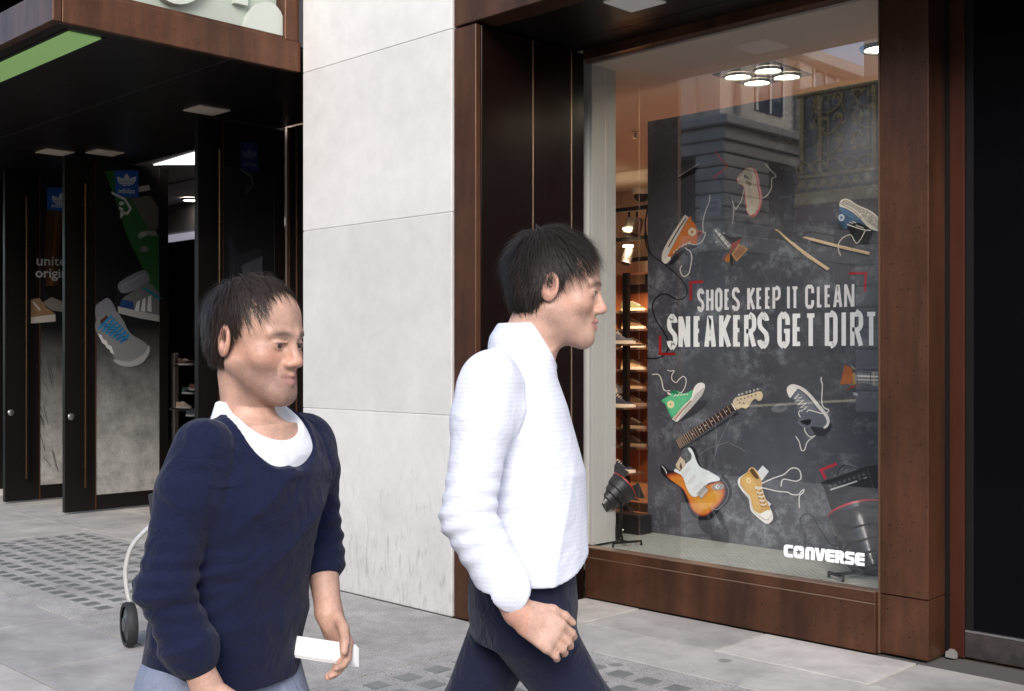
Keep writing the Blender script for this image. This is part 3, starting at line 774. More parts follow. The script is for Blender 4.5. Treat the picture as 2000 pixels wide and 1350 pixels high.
# -- pale pink high-top
p = PP(Z1)
p.poly([(1050, 195), (1110, 200), (1148, 260), (1168, 380), (1190, 480), (1184, 560), (1152, 650), (1108, 694), (1066, 688), (1032, 642), (1012, 540), (1002, 420), (990, 378), (940, 352), (930, 300), (985, 240), (1020, 205)], "c45f60")
p.poly([(1050, 200), (1098, 212), (1128, 300), (1142, 420), (1160, 520), (1143, 600), (1105, 662), (1066, 672), (1040, 632), (1022, 520), (1010, 420), (990, 372), (944, 348), (936, 300), (985, 245), (1025, 208)], "d2c2ab")
p.ribbon([(1120, 215), (1148, 330), (1172, 480), (1160, 580), (1110, 672)], 8, "e0b4ac")
p.poly([(1005, 268), (1040, 280), (1062, 318), (1030, 306), (1005, 300)], "3d4a4c")
p.poly([(985, 245), (1050, 210), (1085, 270), (1080, 340), (1050, 290), (1010, 262), (950, 300)], "a9a184")
p.poly([(1022, 320), (1075, 345), (1075, 385), (1040, 370)], "8f8368")
p.poly([(1032, 602), (1080, 592), (1124, 602), (1108, 655), (1072, 676), (1045, 650)], "d9d0bb")
for k in range(6): p.ribbon([(1045 + k * 3, 405 + 28 * k), (1075 + k * 4, 430 + 26 * k)], 6, "6b4d44"); p.ribbon([(1080 + k * 3, 400 + 28 * k), (1050 + k * 3, 430 + 26 * k)], 7, "d8cdbb")
p.ribbon([(1040, 400), (1075, 385), (1100, 420)], 7, "e2d8c8"); p.ribbon([(1004, 420), (985, 520), (950, 580), (920, 628)], 9, LACE)
p.ribbon([(885, 530), (905, 590), (900, 680), (893, 770)], 8, LACE); p.ribbon([(905, 590), (922, 612)], 7, LACE)
p.build("printed_sneaker", pt)
p = PP(ZM); p.ribbon([(715, 325), (745, 360), (772, 390), (750, 405), (748, 450), (725, 490), (695, 508)], 5, LACE); p.build("printed_lace", pt)
# -- upper stage lamp
p = PP(Z1)
p.poly([(800, 880), (870, 900), (980, 900), (900, 960), (840, 1000)], "1e1e22")
p.poly([(686, 840), (700, 815), (735, 806), (770, 840), (800, 880), (890, 970), (895, 985), (835, 1030), (815, 1020), (735, 940), (700, 890)], "8f8d8a", k=3)
for a, b, w, c in (((715, 830), (850, 1000), 16, "e9e7e3"), ((700, 850), (830, 1020), 9, "3c3b3c"), ((760, 850), (880, 975), 14, "55534f"), ((745, 845), (868, 985), 7, "f4f2ee"), ((800, 890), (800, 890.1), 1, "111111")): p.ribbon([a, b], w, c)
for t in (.15, .35, .62, .85):
    q = (690 + 150 * t, 865 + 160 * t); p.ribbon([q, (q[0] + 55, q[1] - 58)], 6, "262628")
p.ell((728, 948), 16, 12, "b9a9a4"); p.ell((803, 858), 12, 10, "a8a4a0")
p.poly([(790, 1130), (780, 1126), (872, 1042), (880, 965), (985, 912), (960, 960), (890, 1040), (830, 1100)], "9c4a3c", False)
p.poly([(812, 1120), (862, 1070), (862, 1150), (826, 1158)], "b57434", False); p.poly([(878, 1072), (955, 966), (1050, 1020), (930, 1150)], "b58b5c", False)
p.poly([(900, 1075), (965, 985), (1030, 1022), (935, 1130)], "94684c", False); p.poly([(862, 1070), (885, 1085), (900, 1200), (870, 1180)], "2a1c18", False)
p.build("printed_stage_lamp", pt)
p = PP(Z1); p.ribbon([(705, 25), (775, 110), (838, 170)], 20, "a83038", False); p.ribbon([(838, 178), (770, 240), (690, 302)], 20, "a83038", False); p.build("printed_tape", pt)
p = PP(Z1); p.poly([(335, 290), (515, 170), (550, 150), (545, 168), (530, 240), (360, 320)], "1b1b20", False); p.ribbon([(340, 285), (520, 172), (548, 152)], 9, "aeb0b6", False); p.ribbon([(330, 380), (520, 262)], 5, "6c6c72", False); p.build("printed_microphone", pt)
# -- blue sneaker, sole up
p = PP(Z2)
p.poly([(1120, 545), (1300, 510), (1450, 600), (1400, 740), (1380, 790), (1200, 760), (1150, 620)], "202126")
p.poly([(1015, 300), (1110, 335), (1200, 395), (1300, 480), (1360, 560), (1250, 520), (1160, 505), (1130, 550), (1090, 592), (1030, 545), (995, 480), (1008, 380)], "45607c")
p.poly([(1015, 300), (1110, 335), (1200, 395), (1290, 480), (1200, 470), (1120, 420), (1040, 370)], "52718f")
p.poly([(1195, 530), (1270, 512), (1425, 600), (1380, 612), (1280, 572)], "141318")
p.poly([(1013, 255), (1030, 215), (1080, 193), (1140, 203), (1230, 262), (1310, 300), (1430, 355), (1512, 425), (1557, 510), (1560, 570), (1520, 614), (1470, 608), (1395, 572), (1300, 475), (1200, 382), (1100, 322), (1018, 292)], "cfccc2")
p.poly([(1035, 240), (1075, 208), (1135, 216), (1230, 278), (1330, 325), (1420, 370), (1500, 440), (1542, 520), (1535, 578), (1490, 582), (1420, 530), (1330, 440), (1240, 350), (1150, 295), (1060, 262)], "a09d94")
p.ribbon([(1022, 252), (1090, 290), (1200, 350), (1300, 455)], 8, "6f4a3c")
for k in range(46):
    t = random.random(); s_ = random.uniform(-.5, .5)
    p.ell((1290 + 220 * t + 60 * s_, 370 + 170 * t - 95 * s_), 9, 6, "d6d3c8", 40, 6)
p.ell((1050, 443), 38, 44, "d9dde0"); p.ell((1050, 443), 27, 32, "8fa3b8"); p.star((1050, 443), 18, "27456b")
for a, b in (((1155, 500), (1205, 520)), ((1200, 490), (1245, 515)), ((1240, 540), (1345, 580))): p.ribbon([a, b], 11, LACE)
p.ribbon([(1125, 530), (1250, 575), (1370, 608), (1440, 608)], 14, LACE); p.ribbon([(1368, 605), (1310, 720), (1255, 780), (1220, 745), (1190, 685), (1150, 670), (1070, 710), (1022, 770), (1010, 850), (1040, 945)], 12, LACE)
p.ribbon([(1525, 612), (1590, 668)], 12, LACE)
p.build("printed_sneaker", pt)
for pts, hl in (([(165, 600), (185, 590), (230, 622), (420, 790), (600, 920), (880, 1108), (852, 1140), (560, 945), (320, 745), (205, 625)], ((300, 700), (862, 1122))),
                ([(538, 702), (560, 690), (650, 708), (1000, 798), (1412, 893), (1402, 932), (990, 836), (640, 742), (590, 725)], ((640, 722), (1400, 905)))):
    p = PP(Z2); p.ribbon([(hl[0][0], hl[0][1] + 35), (hl[1][0], hl[1][1] + 28)], 34, "26262b", False); p.poly(pts, "c9b08c", False); p.ribbon(list(hl), 12, "dcc8a6", False); p.ell((pts[0][0] + 12, pts[0][1] + 2), 18, 10, "d8a888", 30); p.build("printed_drumstick", pt)
for Z, a, b, w in ((Z4, [(1260, 30), (1540, 28)], [(1508, 20), (1495, 305)], 36), (Z3, [(490, 168), (705, 150)], [(520, 152), (522, 430)], 42), (Z3, [(72, 942), (72, 1230)], [(50, 1212), (298, 1210)], 36)):
    p = PP(Z); p.ribbon(a, w, "a8222e" if Z is Z4 else "a3161c", False); p.ribbon(b, w, "a8222e" if Z is Z4 else "8e1014", False); p.build("printed_tape", pt)
p = PP(ZM); p.ribbon([(80, 680), (85, 740), (110, 800), (180, 850), (260, 920), (302, 985), (290, 1030), (250, 1040), (190, 1010), (140, 1030), (120, 1080), (140, 1150), (180, 1210), (205, 1265), (195, 1320), (150, 1348), (90, 1352)], 7, "101013"); p.build("printed_cable", pt)
p = PP(ZM); p.ribbon([(95, 560), (82, 640), (90, 720), (110, 800)], 8, "0e0e10"); p.build("printed_cable", pt)
# -- slogan
p = PP((0, 0, 1))
l1 = lambda x: (567 + (x - 1362) * (555 - 567) / 308.0, 607 + (x - 1362) * (599 - 607) / 308.0)
letters(p, [('S', 1362, 1376), ('H', 1379.5, 1394), ('O', 1397, 1411.5), ('E', 1415.5, 1426.5), ('S', 1430, 1445.5), ('K', 1460, 1475.5), ('E', 1478, 1490), ('E', 1495, 1506.5), ('P', 1509.5, 1525.5), ('I', 1537.5, 1544), ('T', 1546, 1561), ('C', 1573.5, 1591), ('L', 1596.5, 1608), ('E', 1611.5, 1624.5), ('A', 1628.5, 1646), ('N', 1650, 1670)], l1, 5.4, "e2e2e4", .25)
p.build("printed_lettering", pt)
p = PP((0, 0, 1))
l2 = lambda x: (619 + (x - 1303) * (609 - 619) / 412.0, 678 + (x - 1303) * (675 - 678) / 412.0)
letters(p, [('S', 1303, 1323.5), ('N', 1325.5, 1348.5), ('E', 1355, 1371), ('A', 1376, 1399), ('K', 1405, 1429), ('E', 1432.5, 1450), ('R', 1454, 1478), ('S', 1480, 1503), ('G', 1519, 1543.5), ('E', 1549, 1568), ('T', 1573, 1596), ('D', 1612, 1637), ('I', 1644, 1654), ('R', 1661.5, 1687), ('T', 1690.5, 1715), ('Y', 1721, 1747)], l2, 8.6, "eceeef", .3)
p.build("printed_lettering", pt)
# -- green high-top
p = PP(Z5)
p.poly([(430, 800), (600, 660), (740, 520), (860, 520), (830, 600), (640, 740), (480, 810)], "34343a")
p.poly([(385, 752), (530, 590), (638, 480), (672, 360), (715, 292), (775, 266), (822, 284), (832, 330), (802, 420), (742, 502), (602, 662), (462, 797), (430, 805), (405, 790)], "e4e1dc")
p.poly([(650, 515), (700, 430), (760, 380), (822, 330), (802, 420), (742, 502), (602, 662), (470, 790), (500, 720)], "bcb9b6")
p.poly([(230, 516), (335, 448), (368, 440), (365, 385), (440, 380), (500, 402), (540, 415), (600, 400), (662, 368), (655, 430), (638, 480), (530, 590), (388, 750), (332, 682), (290, 580)], "56b583")
p.poly([(300, 480), (420, 430), (560, 420), (600, 470), (480, 600), (390, 720), (350, 640), (300, 560)], "61c08d")
p.poly([(362, 388), (400, 372), (462, 402), (470, 432), (440, 428), (375, 412)], "1c7d58")
p.poly([(385, 755), (640, 500), (655, 522), (420, 795)], "c9b5a4", False); p.ribbon([(415, 788), (520, 655), (642, 520)], 9, "7c3f32")
p.ribbon([(232, 516), (290, 580), (335, 690), (388, 752)], 6, "2f6e50")
p.ell((360, 568), 50, 54, "e6dcae"); p.star((360, 568), 18, "3f9a68")
for k in range(5): p.ribbon([(400 + 44 * k, 465 - 6 * k), (436 + 42 * k, 425 - 2 * k)], 10, "eeeae2"); p.ell((408 + 44 * k, 470 - 5 * k), 6, 6, "20402f")
p.poly([(315, 402), (350, 410), (375, 440), (330, 430)], "eeeae2")
p.ribbon([(105, 155), (180, 150), (222, 190), (245, 270), (258, 340), (290, 378), (360, 378)], 13, "dcd9d4"); p.ribbon([(315, 92), (360, 106), (410, 100), (378, 170), (385, 230), (440, 264), (480, 220), (540, 180), (578, 230), (560, 330), (520, 395), (480, 408)], 11, "dcd9d4")
p.build("printed_sneaker", pt)
# -- guitar neck
p = PP(Z5)
p.poly([(500, 1190), (760, 1020), (1000, 860), (1290, 660), (1300, 700), (1000, 900), (620, 1130), (510, 1200)], "25252a", False)
p.poly([(418, 1072), (1205, 556), (1258, 645), (482, 1186)], "3a221e", False); p.poly([(455, 1135), (1232, 600), (1258, 645), (482, 1186)], "2d1917", False)
fa, fb = np.array((418, 1072.)), np.array((1205, 556.)); fc, fd = np.array((482, 1186.)), np.array((1258, 645.))
for k in range(22):
    t = 1 - (1 - 2 ** (-k / 12.0)) / (1 - 2 ** (-22 / 12.0)) if k else 1.0
    a = fa + (fb - fa) * t; b = fc + (fd - fc) * t
    p.ribbon([tuple(a), tuple(b)], 7 if k else 16, "c9b49c" if k else "e8e2d8", False)
for t in (.9 - .02, .74, .62, .51, .41, .28): q = (fa + (fb - fa) * t + fc + (fd - fc) * t) / 2; p.ell(tuple(q), 9, 9, "d8d0c4", 0, 8)
p.poly([(1228, 545), (1255, 485), (1300, 465), (1440, 430), (1580, 388), (1630, 400), (1643, 450), (1622, 505), (1580, 518), (1545, 490), (1500, 515), (1450, 590), (1408, 628), (1350, 612), (1285, 636)], "cfbd9f", k=4)
for x, y in ((1315, 435), (1360, 424), (1420, 402), (1470, 390), (1525, 375), (1575, 358)): p.ell((x, y), 15, 17, "c4c2c0", 0, 10); p.ell((x + 4, y + 6), 7, 7, "4a4848", 0, 8)
for x, y in ((1295, 505), (1345, 495), (1395, 485), (1445, 465), (1495, 452), (1550, 437), (1330, 545), (1385, 550)): p.ell((x, y), 12, 13, "77706a", 0, 10); p.ell((x, y), 5, 5, "2c2a29", 0, 8)
p.build("printed_guitar_neck", pt)
p = PP(Z5)
for s_ in ([(1225, 670), (1130, 880), (1020, 1110), (985, 1230), (950, 1350)], [(980, 820), (990, 1000), (985, 1250)], [(1160, 1088), (1000, 1140), (860, 1190), (750, 1275)], [(1170, 1100), (1290, 1160), (1390, 1220)]): p.ribbon(s_, 4, "93939a")
p.build("printed_string", pt)
# -- guitar body
p = PP(Z7)
p.poly([(900, 430), (1000, 540), (1030, 640), (1010, 740), (900, 860), (940, 700)], "17171b"); p.poly([(380, 1120), (430, 1040), (560, 960), (560, 1010), (440, 1080)], "4b4b55")
BO = [(478, 100), (500, 80), (535, 78), (575, 115), (605, 200), (645, 310), (740, 368), (855, 430), (965, 540), (1012, 620), (1005, 720), (945, 820), (845, 920), (765, 990), (690, 1008), (600, 992), (518, 930), (468, 820), (428, 700), (368, 582), (280, 530), (198, 470), (140, 405), (128, 340), (152, 308), (190, 330), (250, 382), (312, 372), (335, 330), (440, 300), (500, 260), (520, 200), (492, 140)]
p.poly(BO, "1b1c22"); p.ribbon([(610, 220), (660, 330), (760, 390), (880, 460), (960, 560), (990, 640), (960, 760), (860, 870)], 9, "6d7078"); p.ribbon([(150, 325), (190, 370), (210, 420)], 10, "cfd2d6")
def shrink(P_, c, k): return [(c[0] + (x - c[0]) * k, c[1] + (y - c[1]) * k) for x, y in P_]
LB = [(200, 425), (320, 405), (410, 450), (480, 560), (700, 560), (900, 515), (958, 640), (915, 770), (810, 880), (700, 955), (600, 945), (520, 870), (470, 740), (400, 605), (300, 530), (225, 475)]
for k, c in ((1.0, "5a2c28"), (.965, "8a3d2a"), (.93, "b0562d"), (.89, "c4702f"), (.84, "cf8233")): p.poly(shrink(LB, (640, 730), k), c)
for k, c in ((1.0, "d08a34"), (.86, "d49238"), (.7, "d89b3e")): p.poly(shrink([(560, 740), (700, 690), (850, 590), (905, 680), (830, 800), (700, 895), (610, 880), (560, 810)], (710, 770), k), c)
p.poly([(478, 102), (508, 95), (548, 150), (592, 270), (642, 340), (760, 398), (862, 458), (884, 490), (862, 512), (762, 530), (700, 572), (642, 650), (582, 712), (520, 692), (468, 610), (438, 520), (398, 440), (308, 392), (328, 358), (388, 385), (450, 300), (512, 250), (526, 190), (495, 135)], "dfe6ea")
p.poly([(325, 310), (340, 285), (385, 203), (440, 258), (452, 312), (392, 385), (345, 350)], "c9b9a2", False); p.poly([(385, 290), (395, 285), (410, 350), (390, 380), (375, 330)], "4c4038", False); p.poly([(325, 310), (345, 350), (392, 385), (380, 395), (320, 340)], "6d5a4a", False)
for a, b in (((415, 432), (505, 340)), ((480, 545), (578, 432)), ((550, 625), (668, 525))):
    p.ribbon([a, b], 26, "f2f5f6", False); n_ = 6
    for i in range(n_): t = (i + .5) / n_; p.ell((a[0] + (b[0] - a[0]) * t - 4, a[1] + (b[1] - a[1]) * t - 4), 6, 6, "4d5256", 0, 7)
    p.ribbon([(a[0] + 12, a[1] + 12), (b[0] + 10, b[1] + 10)], 5, "9aa2a6", False)
p.poly([(598, 668), (700, 562), (748, 620), (655, 742)], "8d8984", False)
for i in range(6):
    t = (i + .5) / 6; x, y = 606 + 92 * t, 672 - 96 * t; p.ribbon([(x, y), (x + 48, y + 55)], 10, "e8e6e2", False); p.ribbon([(x + 8, y + 2), (x + 30, y + 26)], 6, "1f1e1e", False)
p.poly([(795, 600), (830, 555), (900, 545), (945, 570), (925, 610), (850, 622)], "8f9396"); p.ell((862, 585), 26, 24, "e4e6e8"); p.ell((866, 582), 12, 11, "2f3234")
for x, y in ((680, 400), (720, 410), (770, 410), (690, 430), (440, 470)): p.ell((x, y), 6, 5, "8c949a", 0, 7)
p.ribbon([(500, 870), (560, 920), (640, 955)], 8, "3f4650"); p.ribbon([(780, 830), (830, 870), (870, 870)], 7, "9aa0a6")
p.build("printed_guitar_body", pt)
# -- mustard high-top
p = PP(Z7)
p.poly([(1400, 560), (1460, 600), (1560, 850), (1600, 1000), (1500, 1060), (1480, 900)], "37373e"); p.poly([(1110, 580), (1180, 680), (1260, 870), (1200, 800), (1130, 700)], "3a3a41")
p.poly([(1348, 400), (1420, 318), (1497, 395), (1410, 508)], "d9dde2", False); p.poly([(1438, 730), (1527, 802), (1505, 832), (1468, 800)], "cfd4da", False)
p.poly([(1112, 490), (1155, 450), (1222, 405), (1260, 350), (1310, 348), (1352, 400), (1402, 500), (1418, 620), (1452, 720), (1512, 850), (1545, 930), (1545, 1000), (1492, 1050), (1430, 1032), (1292, 912), (1262, 850), (1245, 740), (1170, 650), (1112, 560)], "e6e4e0")
p.poly([(1138, 480), (1180, 445), (1226, 405), (1263, 350), (1306, 347), (1347, 400), (1401, 500), (1416, 620), (1450, 720), (1510, 850), (1500, 895), (1400, 918), (1385, 925), (1312, 880), (1282, 800), (1266, 720), (1202, 640), (1142, 560)], "c79b4d")
p.poly([(1160, 500), (1230, 430), (1290, 470), (1340, 560), (1350, 700), (1400, 860), (1340, 880), (1300, 790), (1280, 700), (1215, 620)], "d3a857")
p.poly([(1256, 375), (1290, 352), (1330, 398), (1375, 475), (1345, 490), (1290, 435)], "5d3d1c"); p.ribbon([(1258, 370), (1290, 345), (1345, 400), (1400, 505)], 9, "dfbb7a")
p.poly([(1392, 938), (1422, 908), (1500, 880), (1532, 930), (1522, 980), (1482, 988), (1430, 976)], "efede8"); p.ribbon([(1125, 545), (1190, 640), (1262, 745), (1300, 880), (1420, 985), (1490, 998), (1535, 930)], 5, "8c7a62")
p.ell((1245, 505), 30, 44, "e3c890", -20); p.star((1248, 505), 14, "b98a3e")
p.ribbon([(1410, 545), (1550, 480), (1690, 430), (1770, 360), (1840, 350), (1892, 390), (1905, 470), (1880, 502), (1830, 515), (1690, 490), (1660, 530), (1655, 580)], 14, "e0dedb"); p.ribbon([(1330, 585), (1450, 605), (1600, 640), (1740, 655), (1780, 680), (1870, 686), (1910, 640), (1942, 620), (1930, 660), (1885, 710), (1885, 850)], 13, "e0dedb")
for k in range(5): p.ribbon([(1330 + 18 * k, 600 + 52 * k), (1372 + 17 * k, 615 + 50 * k), (1416 + 14 * k, 596 + 50 * k)], 13, "ece9e4"); p.ell((1345 + 17 * k, 622 + 52 * k), 8, 8, "4c3a22", 0, 8); p.ell((1400 + 16 * k, 640 + 48 * k), 7, 9, "5a3414", 0, 8)
p.build("printed_sneaker", pt)
# -- charcoal high-top
p = PP(Z6)
p.poly([(540, 920), (700, 940), (780, 860), (800, 950), (700, 1040), (600, 1020)], "2c2d33")
p.poly([(238, 470), (250, 420), (300, 391), (362, 398), (450, 438), (542, 518), (642, 638), (742, 760), (777, 850), (752, 922), (705, 946), (690, 900), (600, 800), (440, 600), (282, 560), (258, 520)], "d9d7d2")
p.poly([(365, 450), (440, 480), (530, 562), (620, 680), (702, 772), (742, 860), (702, 922), (602, 926), (547, 912), (490, 938), (420, 906), (373, 860), (400, 800), (388, 740), (330, 600), (288, 556)], "5f636d")
p.poly([(380, 470), (440, 500), (520, 590), (600, 700), (560, 720), (470, 690), (380, 600), (320, 560)], "737882")
p.poly([(243, 470), (262, 430), (300, 414), (366, 450), (330, 500), (286, 555), (255, 522)], "e2e0da")
p.poly([(408, 862), (450, 840), (530, 828), (548, 870), (500, 902), (460, 892)], "101114"); p.ribbon([(375, 862), (420, 905), (490, 936), (545, 905), (548, 850)], 9, "7c7f88")
p.ribbon([(390, 515), (340, 570), (432, 548), (352, 602), (452, 590), (380, 645), (482, 630), (412, 682), (502, 670), (430, 712), (482, 695)], 15, "dad8d2", False)
p.ribbon([(490, 740), (520, 715), (600, 735), (700, 760), (745, 748), (765, 712), (720, 690), (687, 650), (680, 560), (687, 400), (670, 345), (676, 300)], 13, "dad8d2"); p.ribbon([(460, 935), (475, 990), (530, 1050), (592, 1038), (530, 1082), (490, 1130), (465, 1210), (430, 1222), (412, 1180), (395, 1110), (350, 1040)], 13, "dad8d2"); p.ribbon([(412, 805), (390, 760), (402, 725), (440, 728)], 11, "dad8d2")
p.build("printed_sneaker", pt)
p = PP(Z6); p.ell((145, 688), 102, 54, "6b6c74", -8); p.ell((170, 676), 48, 24, "5a5b63", -8); p.build("printed_chalk_mark", pt)
p = PP(Z6); p.ell((1100, 515), 34, 20, "a5a5a6", 25); p.build("printed_chip", pt)
# -- right stage lamp
p = PP(Z6)
p.poly([(965, 145), (1062, 190), (1060, 382), (908, 396)], "9c5a34", False); p.poly([(985, 260), (1060, 255), (1060, 382), (908, 396), (940, 290)], "a8643a", False); p.poly([(1020, 128), (1132, 212), (1072, 202), (1060, 185)], "7e8078", False); p.poly([(978, 482), (1050, 402), (1175, 405), (1060, 440)], "84443e", False)
p.poly([(1060, 255), (1090, 235), (1110, 380), (1075, 400)], "b08b4c", False); p.poly([(1092, 262), (1130, 248), (1300, 262), (1312, 230), (1460, 240), (1460, 400), (1340, 412), (1280, 382), (1120, 372), (1090, 340)], "8d8a86", False)
for y, w, c in ((285, 16, "e8e5e0"), (310, 8, "55524f"), (330, 14, "c8c3ba"), (356, 10, "4c4a48"), (268, 6, "3c3a3a")): p.ribbon([(1110, y), (1300, y + 6), (1460, y + 10)], w, c, False)
for x in (1120, 1290, 1330, 1390): p.ribbon([(x, 245), (x + 6, 400)], 9, "2c2b2b" if x != 1330 else "c9b68c", False)
p.build("printed_stage_lamp", pt)
# -- amplifier and cable
p = PP(Z8)
p.poly([(498, 300), (930, 150), (1090, 128), (1090, 640), (700, 660), (640, 700)], "17181b", False); p.poly([(520, 330), (640, 690), (625, 690), (505, 335)], "5a5c62", False)
p.poly([(540, 322), (930, 182), (965, 250), (590, 388)], "2b2c30", False); p.poly([(575, 400), (970, 270), (1080, 600), (690, 640)], "202124", False); p.ell((860, 470), 150, 120, "303136", -15); p.ell((860, 470), 90, 72, "26272b", -15)
for k in range(8): p.ell((590 + 45 * k, 335 - 16 * k), 13, 12, "77787c", 0, 8); p.ell((592 + 45 * k, 333 - 16 * k), 7, 6, "0c0c0d", 0, 8)
p.ribbon([(592, 370), (845, 288)], 15, "c9c9ca", False); p.poly([(850, 250), (875, 240), (890, 275), (865, 285)], "4c4d52", False); p.ribbon([(905, 262), (940, 252)], 10, "a6a6a8", False)
p.ribbon([(655, 238), (672, 190), (692, 160), (742, 135), (850, 165)], 10, "17171a"); p.ribbon([(735, 132), (790, 140), (850, 162)], 6, "88898d"); p.ribbon([(940, 165), (1000, 350), (1065, 520)], 12, "3d3e44", False)
p.build("printed_amplifier", pt)
p = PP(Z8); p.ribbon([(345, 895), (350, 820), (318, 720), (305, 650), (340, 602), (395, 597), (440, 640), (490, 740), (550, 830), (600, 888), (670, 890), (740, 860)], 19, "2b2c31"); p.ribbon([(341, 895), (346, 820), (314, 720), (301, 650), (338, 598), (395, 593), (445, 640), (495, 740)], 5, "55565c"); p.build("printed_cable", pt)
p = PP(Z8); p.ribbon([(485, 190), (650, 125)], 28, "b02a38", False); p.ribbon([(505, 185), (545, 270)], 28, "b02a38", False); p.build("printed_tape", pt)

# ---------------------------------------------------------------- white word stuck on the glass
p = Print(lambda u, v: onY(u, v, YG - .001), (0, -1, 0), off=0.0008, step=0.0001, ori=(1500, 880, 4.82))
W_ = "f2f4f6"
def cl(x): return (882 + (x - 148) * (968 - 882) / 762.0, 998 + (x - 148) * (1090 - 998) / 762.0)
def blk(x0, y0, x1, y1):                       # box in letter space: y measured 0 top .. 1 bottom
    q = []
    for x, y in ((x0, y0), (x1, y0), (x1, y1), (x0, y1)):
        t, b = cl(x); q.append((x, t + (b - t) * y))
    p.poly(q, W_, False)
def pl_(pts, sm=False, k=4):
    q = []
    for x, y in pts:
        t, b = cl(x); q.append((x, t + (b - t) * y))
    p.poly(q, W_, sm, k)
pl_([(172, 0), (236, 0), (236, .27), (196, .27), (186, .36), (186, .66), (196, .74), (236, .74), (236, 1), (172, 1), (154, .9), (148, .7), (148, .3), (154, .1)])
# O with a star cut out
t_, b_ = cl(288); out = []
for x, y in ((262, 0), (320, 0), (336, .12), (340, .3), (340, .7), (336, .9), (320, 1), (262, 1), (246, .9), (242, .7), (242, .3), (246, .12)):
    t, b = cl(x); out.append((x, t + (b - t) * y))
star_ = []
for k in range(10):
    a = R(-90 + 36 * k); rr = 36 if k % 2 == 0 else 14
    star_.append((290 + rr * math.cos(a), (t_ + b_) / 2 + 2 + rr * 1.05 * math.sin(a)))
o3 = [Vector((*p.T(q), 0)) for q in out]; s3 = [Vector((*p.T(q), 0)) for q in star_]
p._put([(q.x, q.y) for q in o3 + s3], tessellate_polygon([o3, s3]), W_)
pl_([(352, 1), (352, .3), (358, .1), (374, 0), (420, 0), (436, .1), (441, .3), (441, 1), (405, 1), (405, .34), (398, .27), (388, .27), (388, 1)])
pl_([(440, 0), (478, 0), (490, .55), (504, 0), (542, 0), (512, 1), (468, 1)])
pl_([(560, 0), (628, 0), (628, .27), (585, .27), (578, .36), (628, .36), (628, .62), (578, .62), (585, .74), (628, .74), (628, 1), (560, 1), (543, .9), (538, .7), (538, .3), (543, .1)])
pl_([(634, 0), (692, 0), (712, .1), (718, .3), (718, .5), (706, .64), (722, 1), (684, 1), (672, .68), (668, .68), (668, 1), (634, 1)])
p.poly([(670, cl(670)[0] + 30), (684, cl(684)[0] + 31), (684, cl(684)[0] + 46), (670, cl(670)[0] + 45)], "8a8d8c", False)
pl_([(742, 0), (815, 0), (815, .25), (764, .25), (758, .32), (764, .38), (800, .38), (814, .48), (816, .62), (816, .8), (808, .94), (792, 1), (724, 1), (724, .75), (776, .75), (782, .68), (776, .62), (742, .62), (728, .52), (725, .4), (725, .2), (730, .06)])
pl_([(842, 0), (910, 0), (910, .27), (866, .27), (859, .36), (910, .36), (910, .62), (859, .62), (866, .74), (910, .74), (910, 1), (842, 1), (826, .9), (820, .7), (820, .3), (826, .1)])
wd = p.build("window_lettering", win)

# ---------------------------------------------------------------- posters on the three open doors
def trefoil(P, c, s, col, bgc, sk=1.0):
    """three leaves crossed by stripes, above the maker's name"""
    for rot, dx in ((0, 0), (-42, -.30), (42, .30)):
        leaf = []
        for t in range(13):
            a = t / 12.0; w = math.sin(math.pi * a) ** .8 * .19 * (1.1 if rot == 0 else 1)
            leaf.append((w, -a * .82))
        leaf += [(-x, y) for x, y in leaf[::-1][1:-1]]
        q = []
        for x, y in leaf:
            x2 = x * math.cos(R(rot)) - y * math.sin(R(rot)); y2 = x * math.sin(R(rot)) + y * math.cos(R(rot))
            q.append((c[0] + (x2 + dx * .25) * s * sk, c[1] + (y2 + .30) * s))
        P.poly(q, col, False)
    for k in range(3): P.ribbon([(c[0] - .5 * s * sk, c[1] + (-.02 + .12 * k) * s), (c[0] + .5 * s * sk, c[1] + (-.02 + .12 * k) * s)], .035 * s, bgc, False)
def door_poster(d, x, u0, u1, v0, v1):
    y0, y1 = onX(u0, 700, x).y, onX(u1, 700, x).y
    return y0, y1
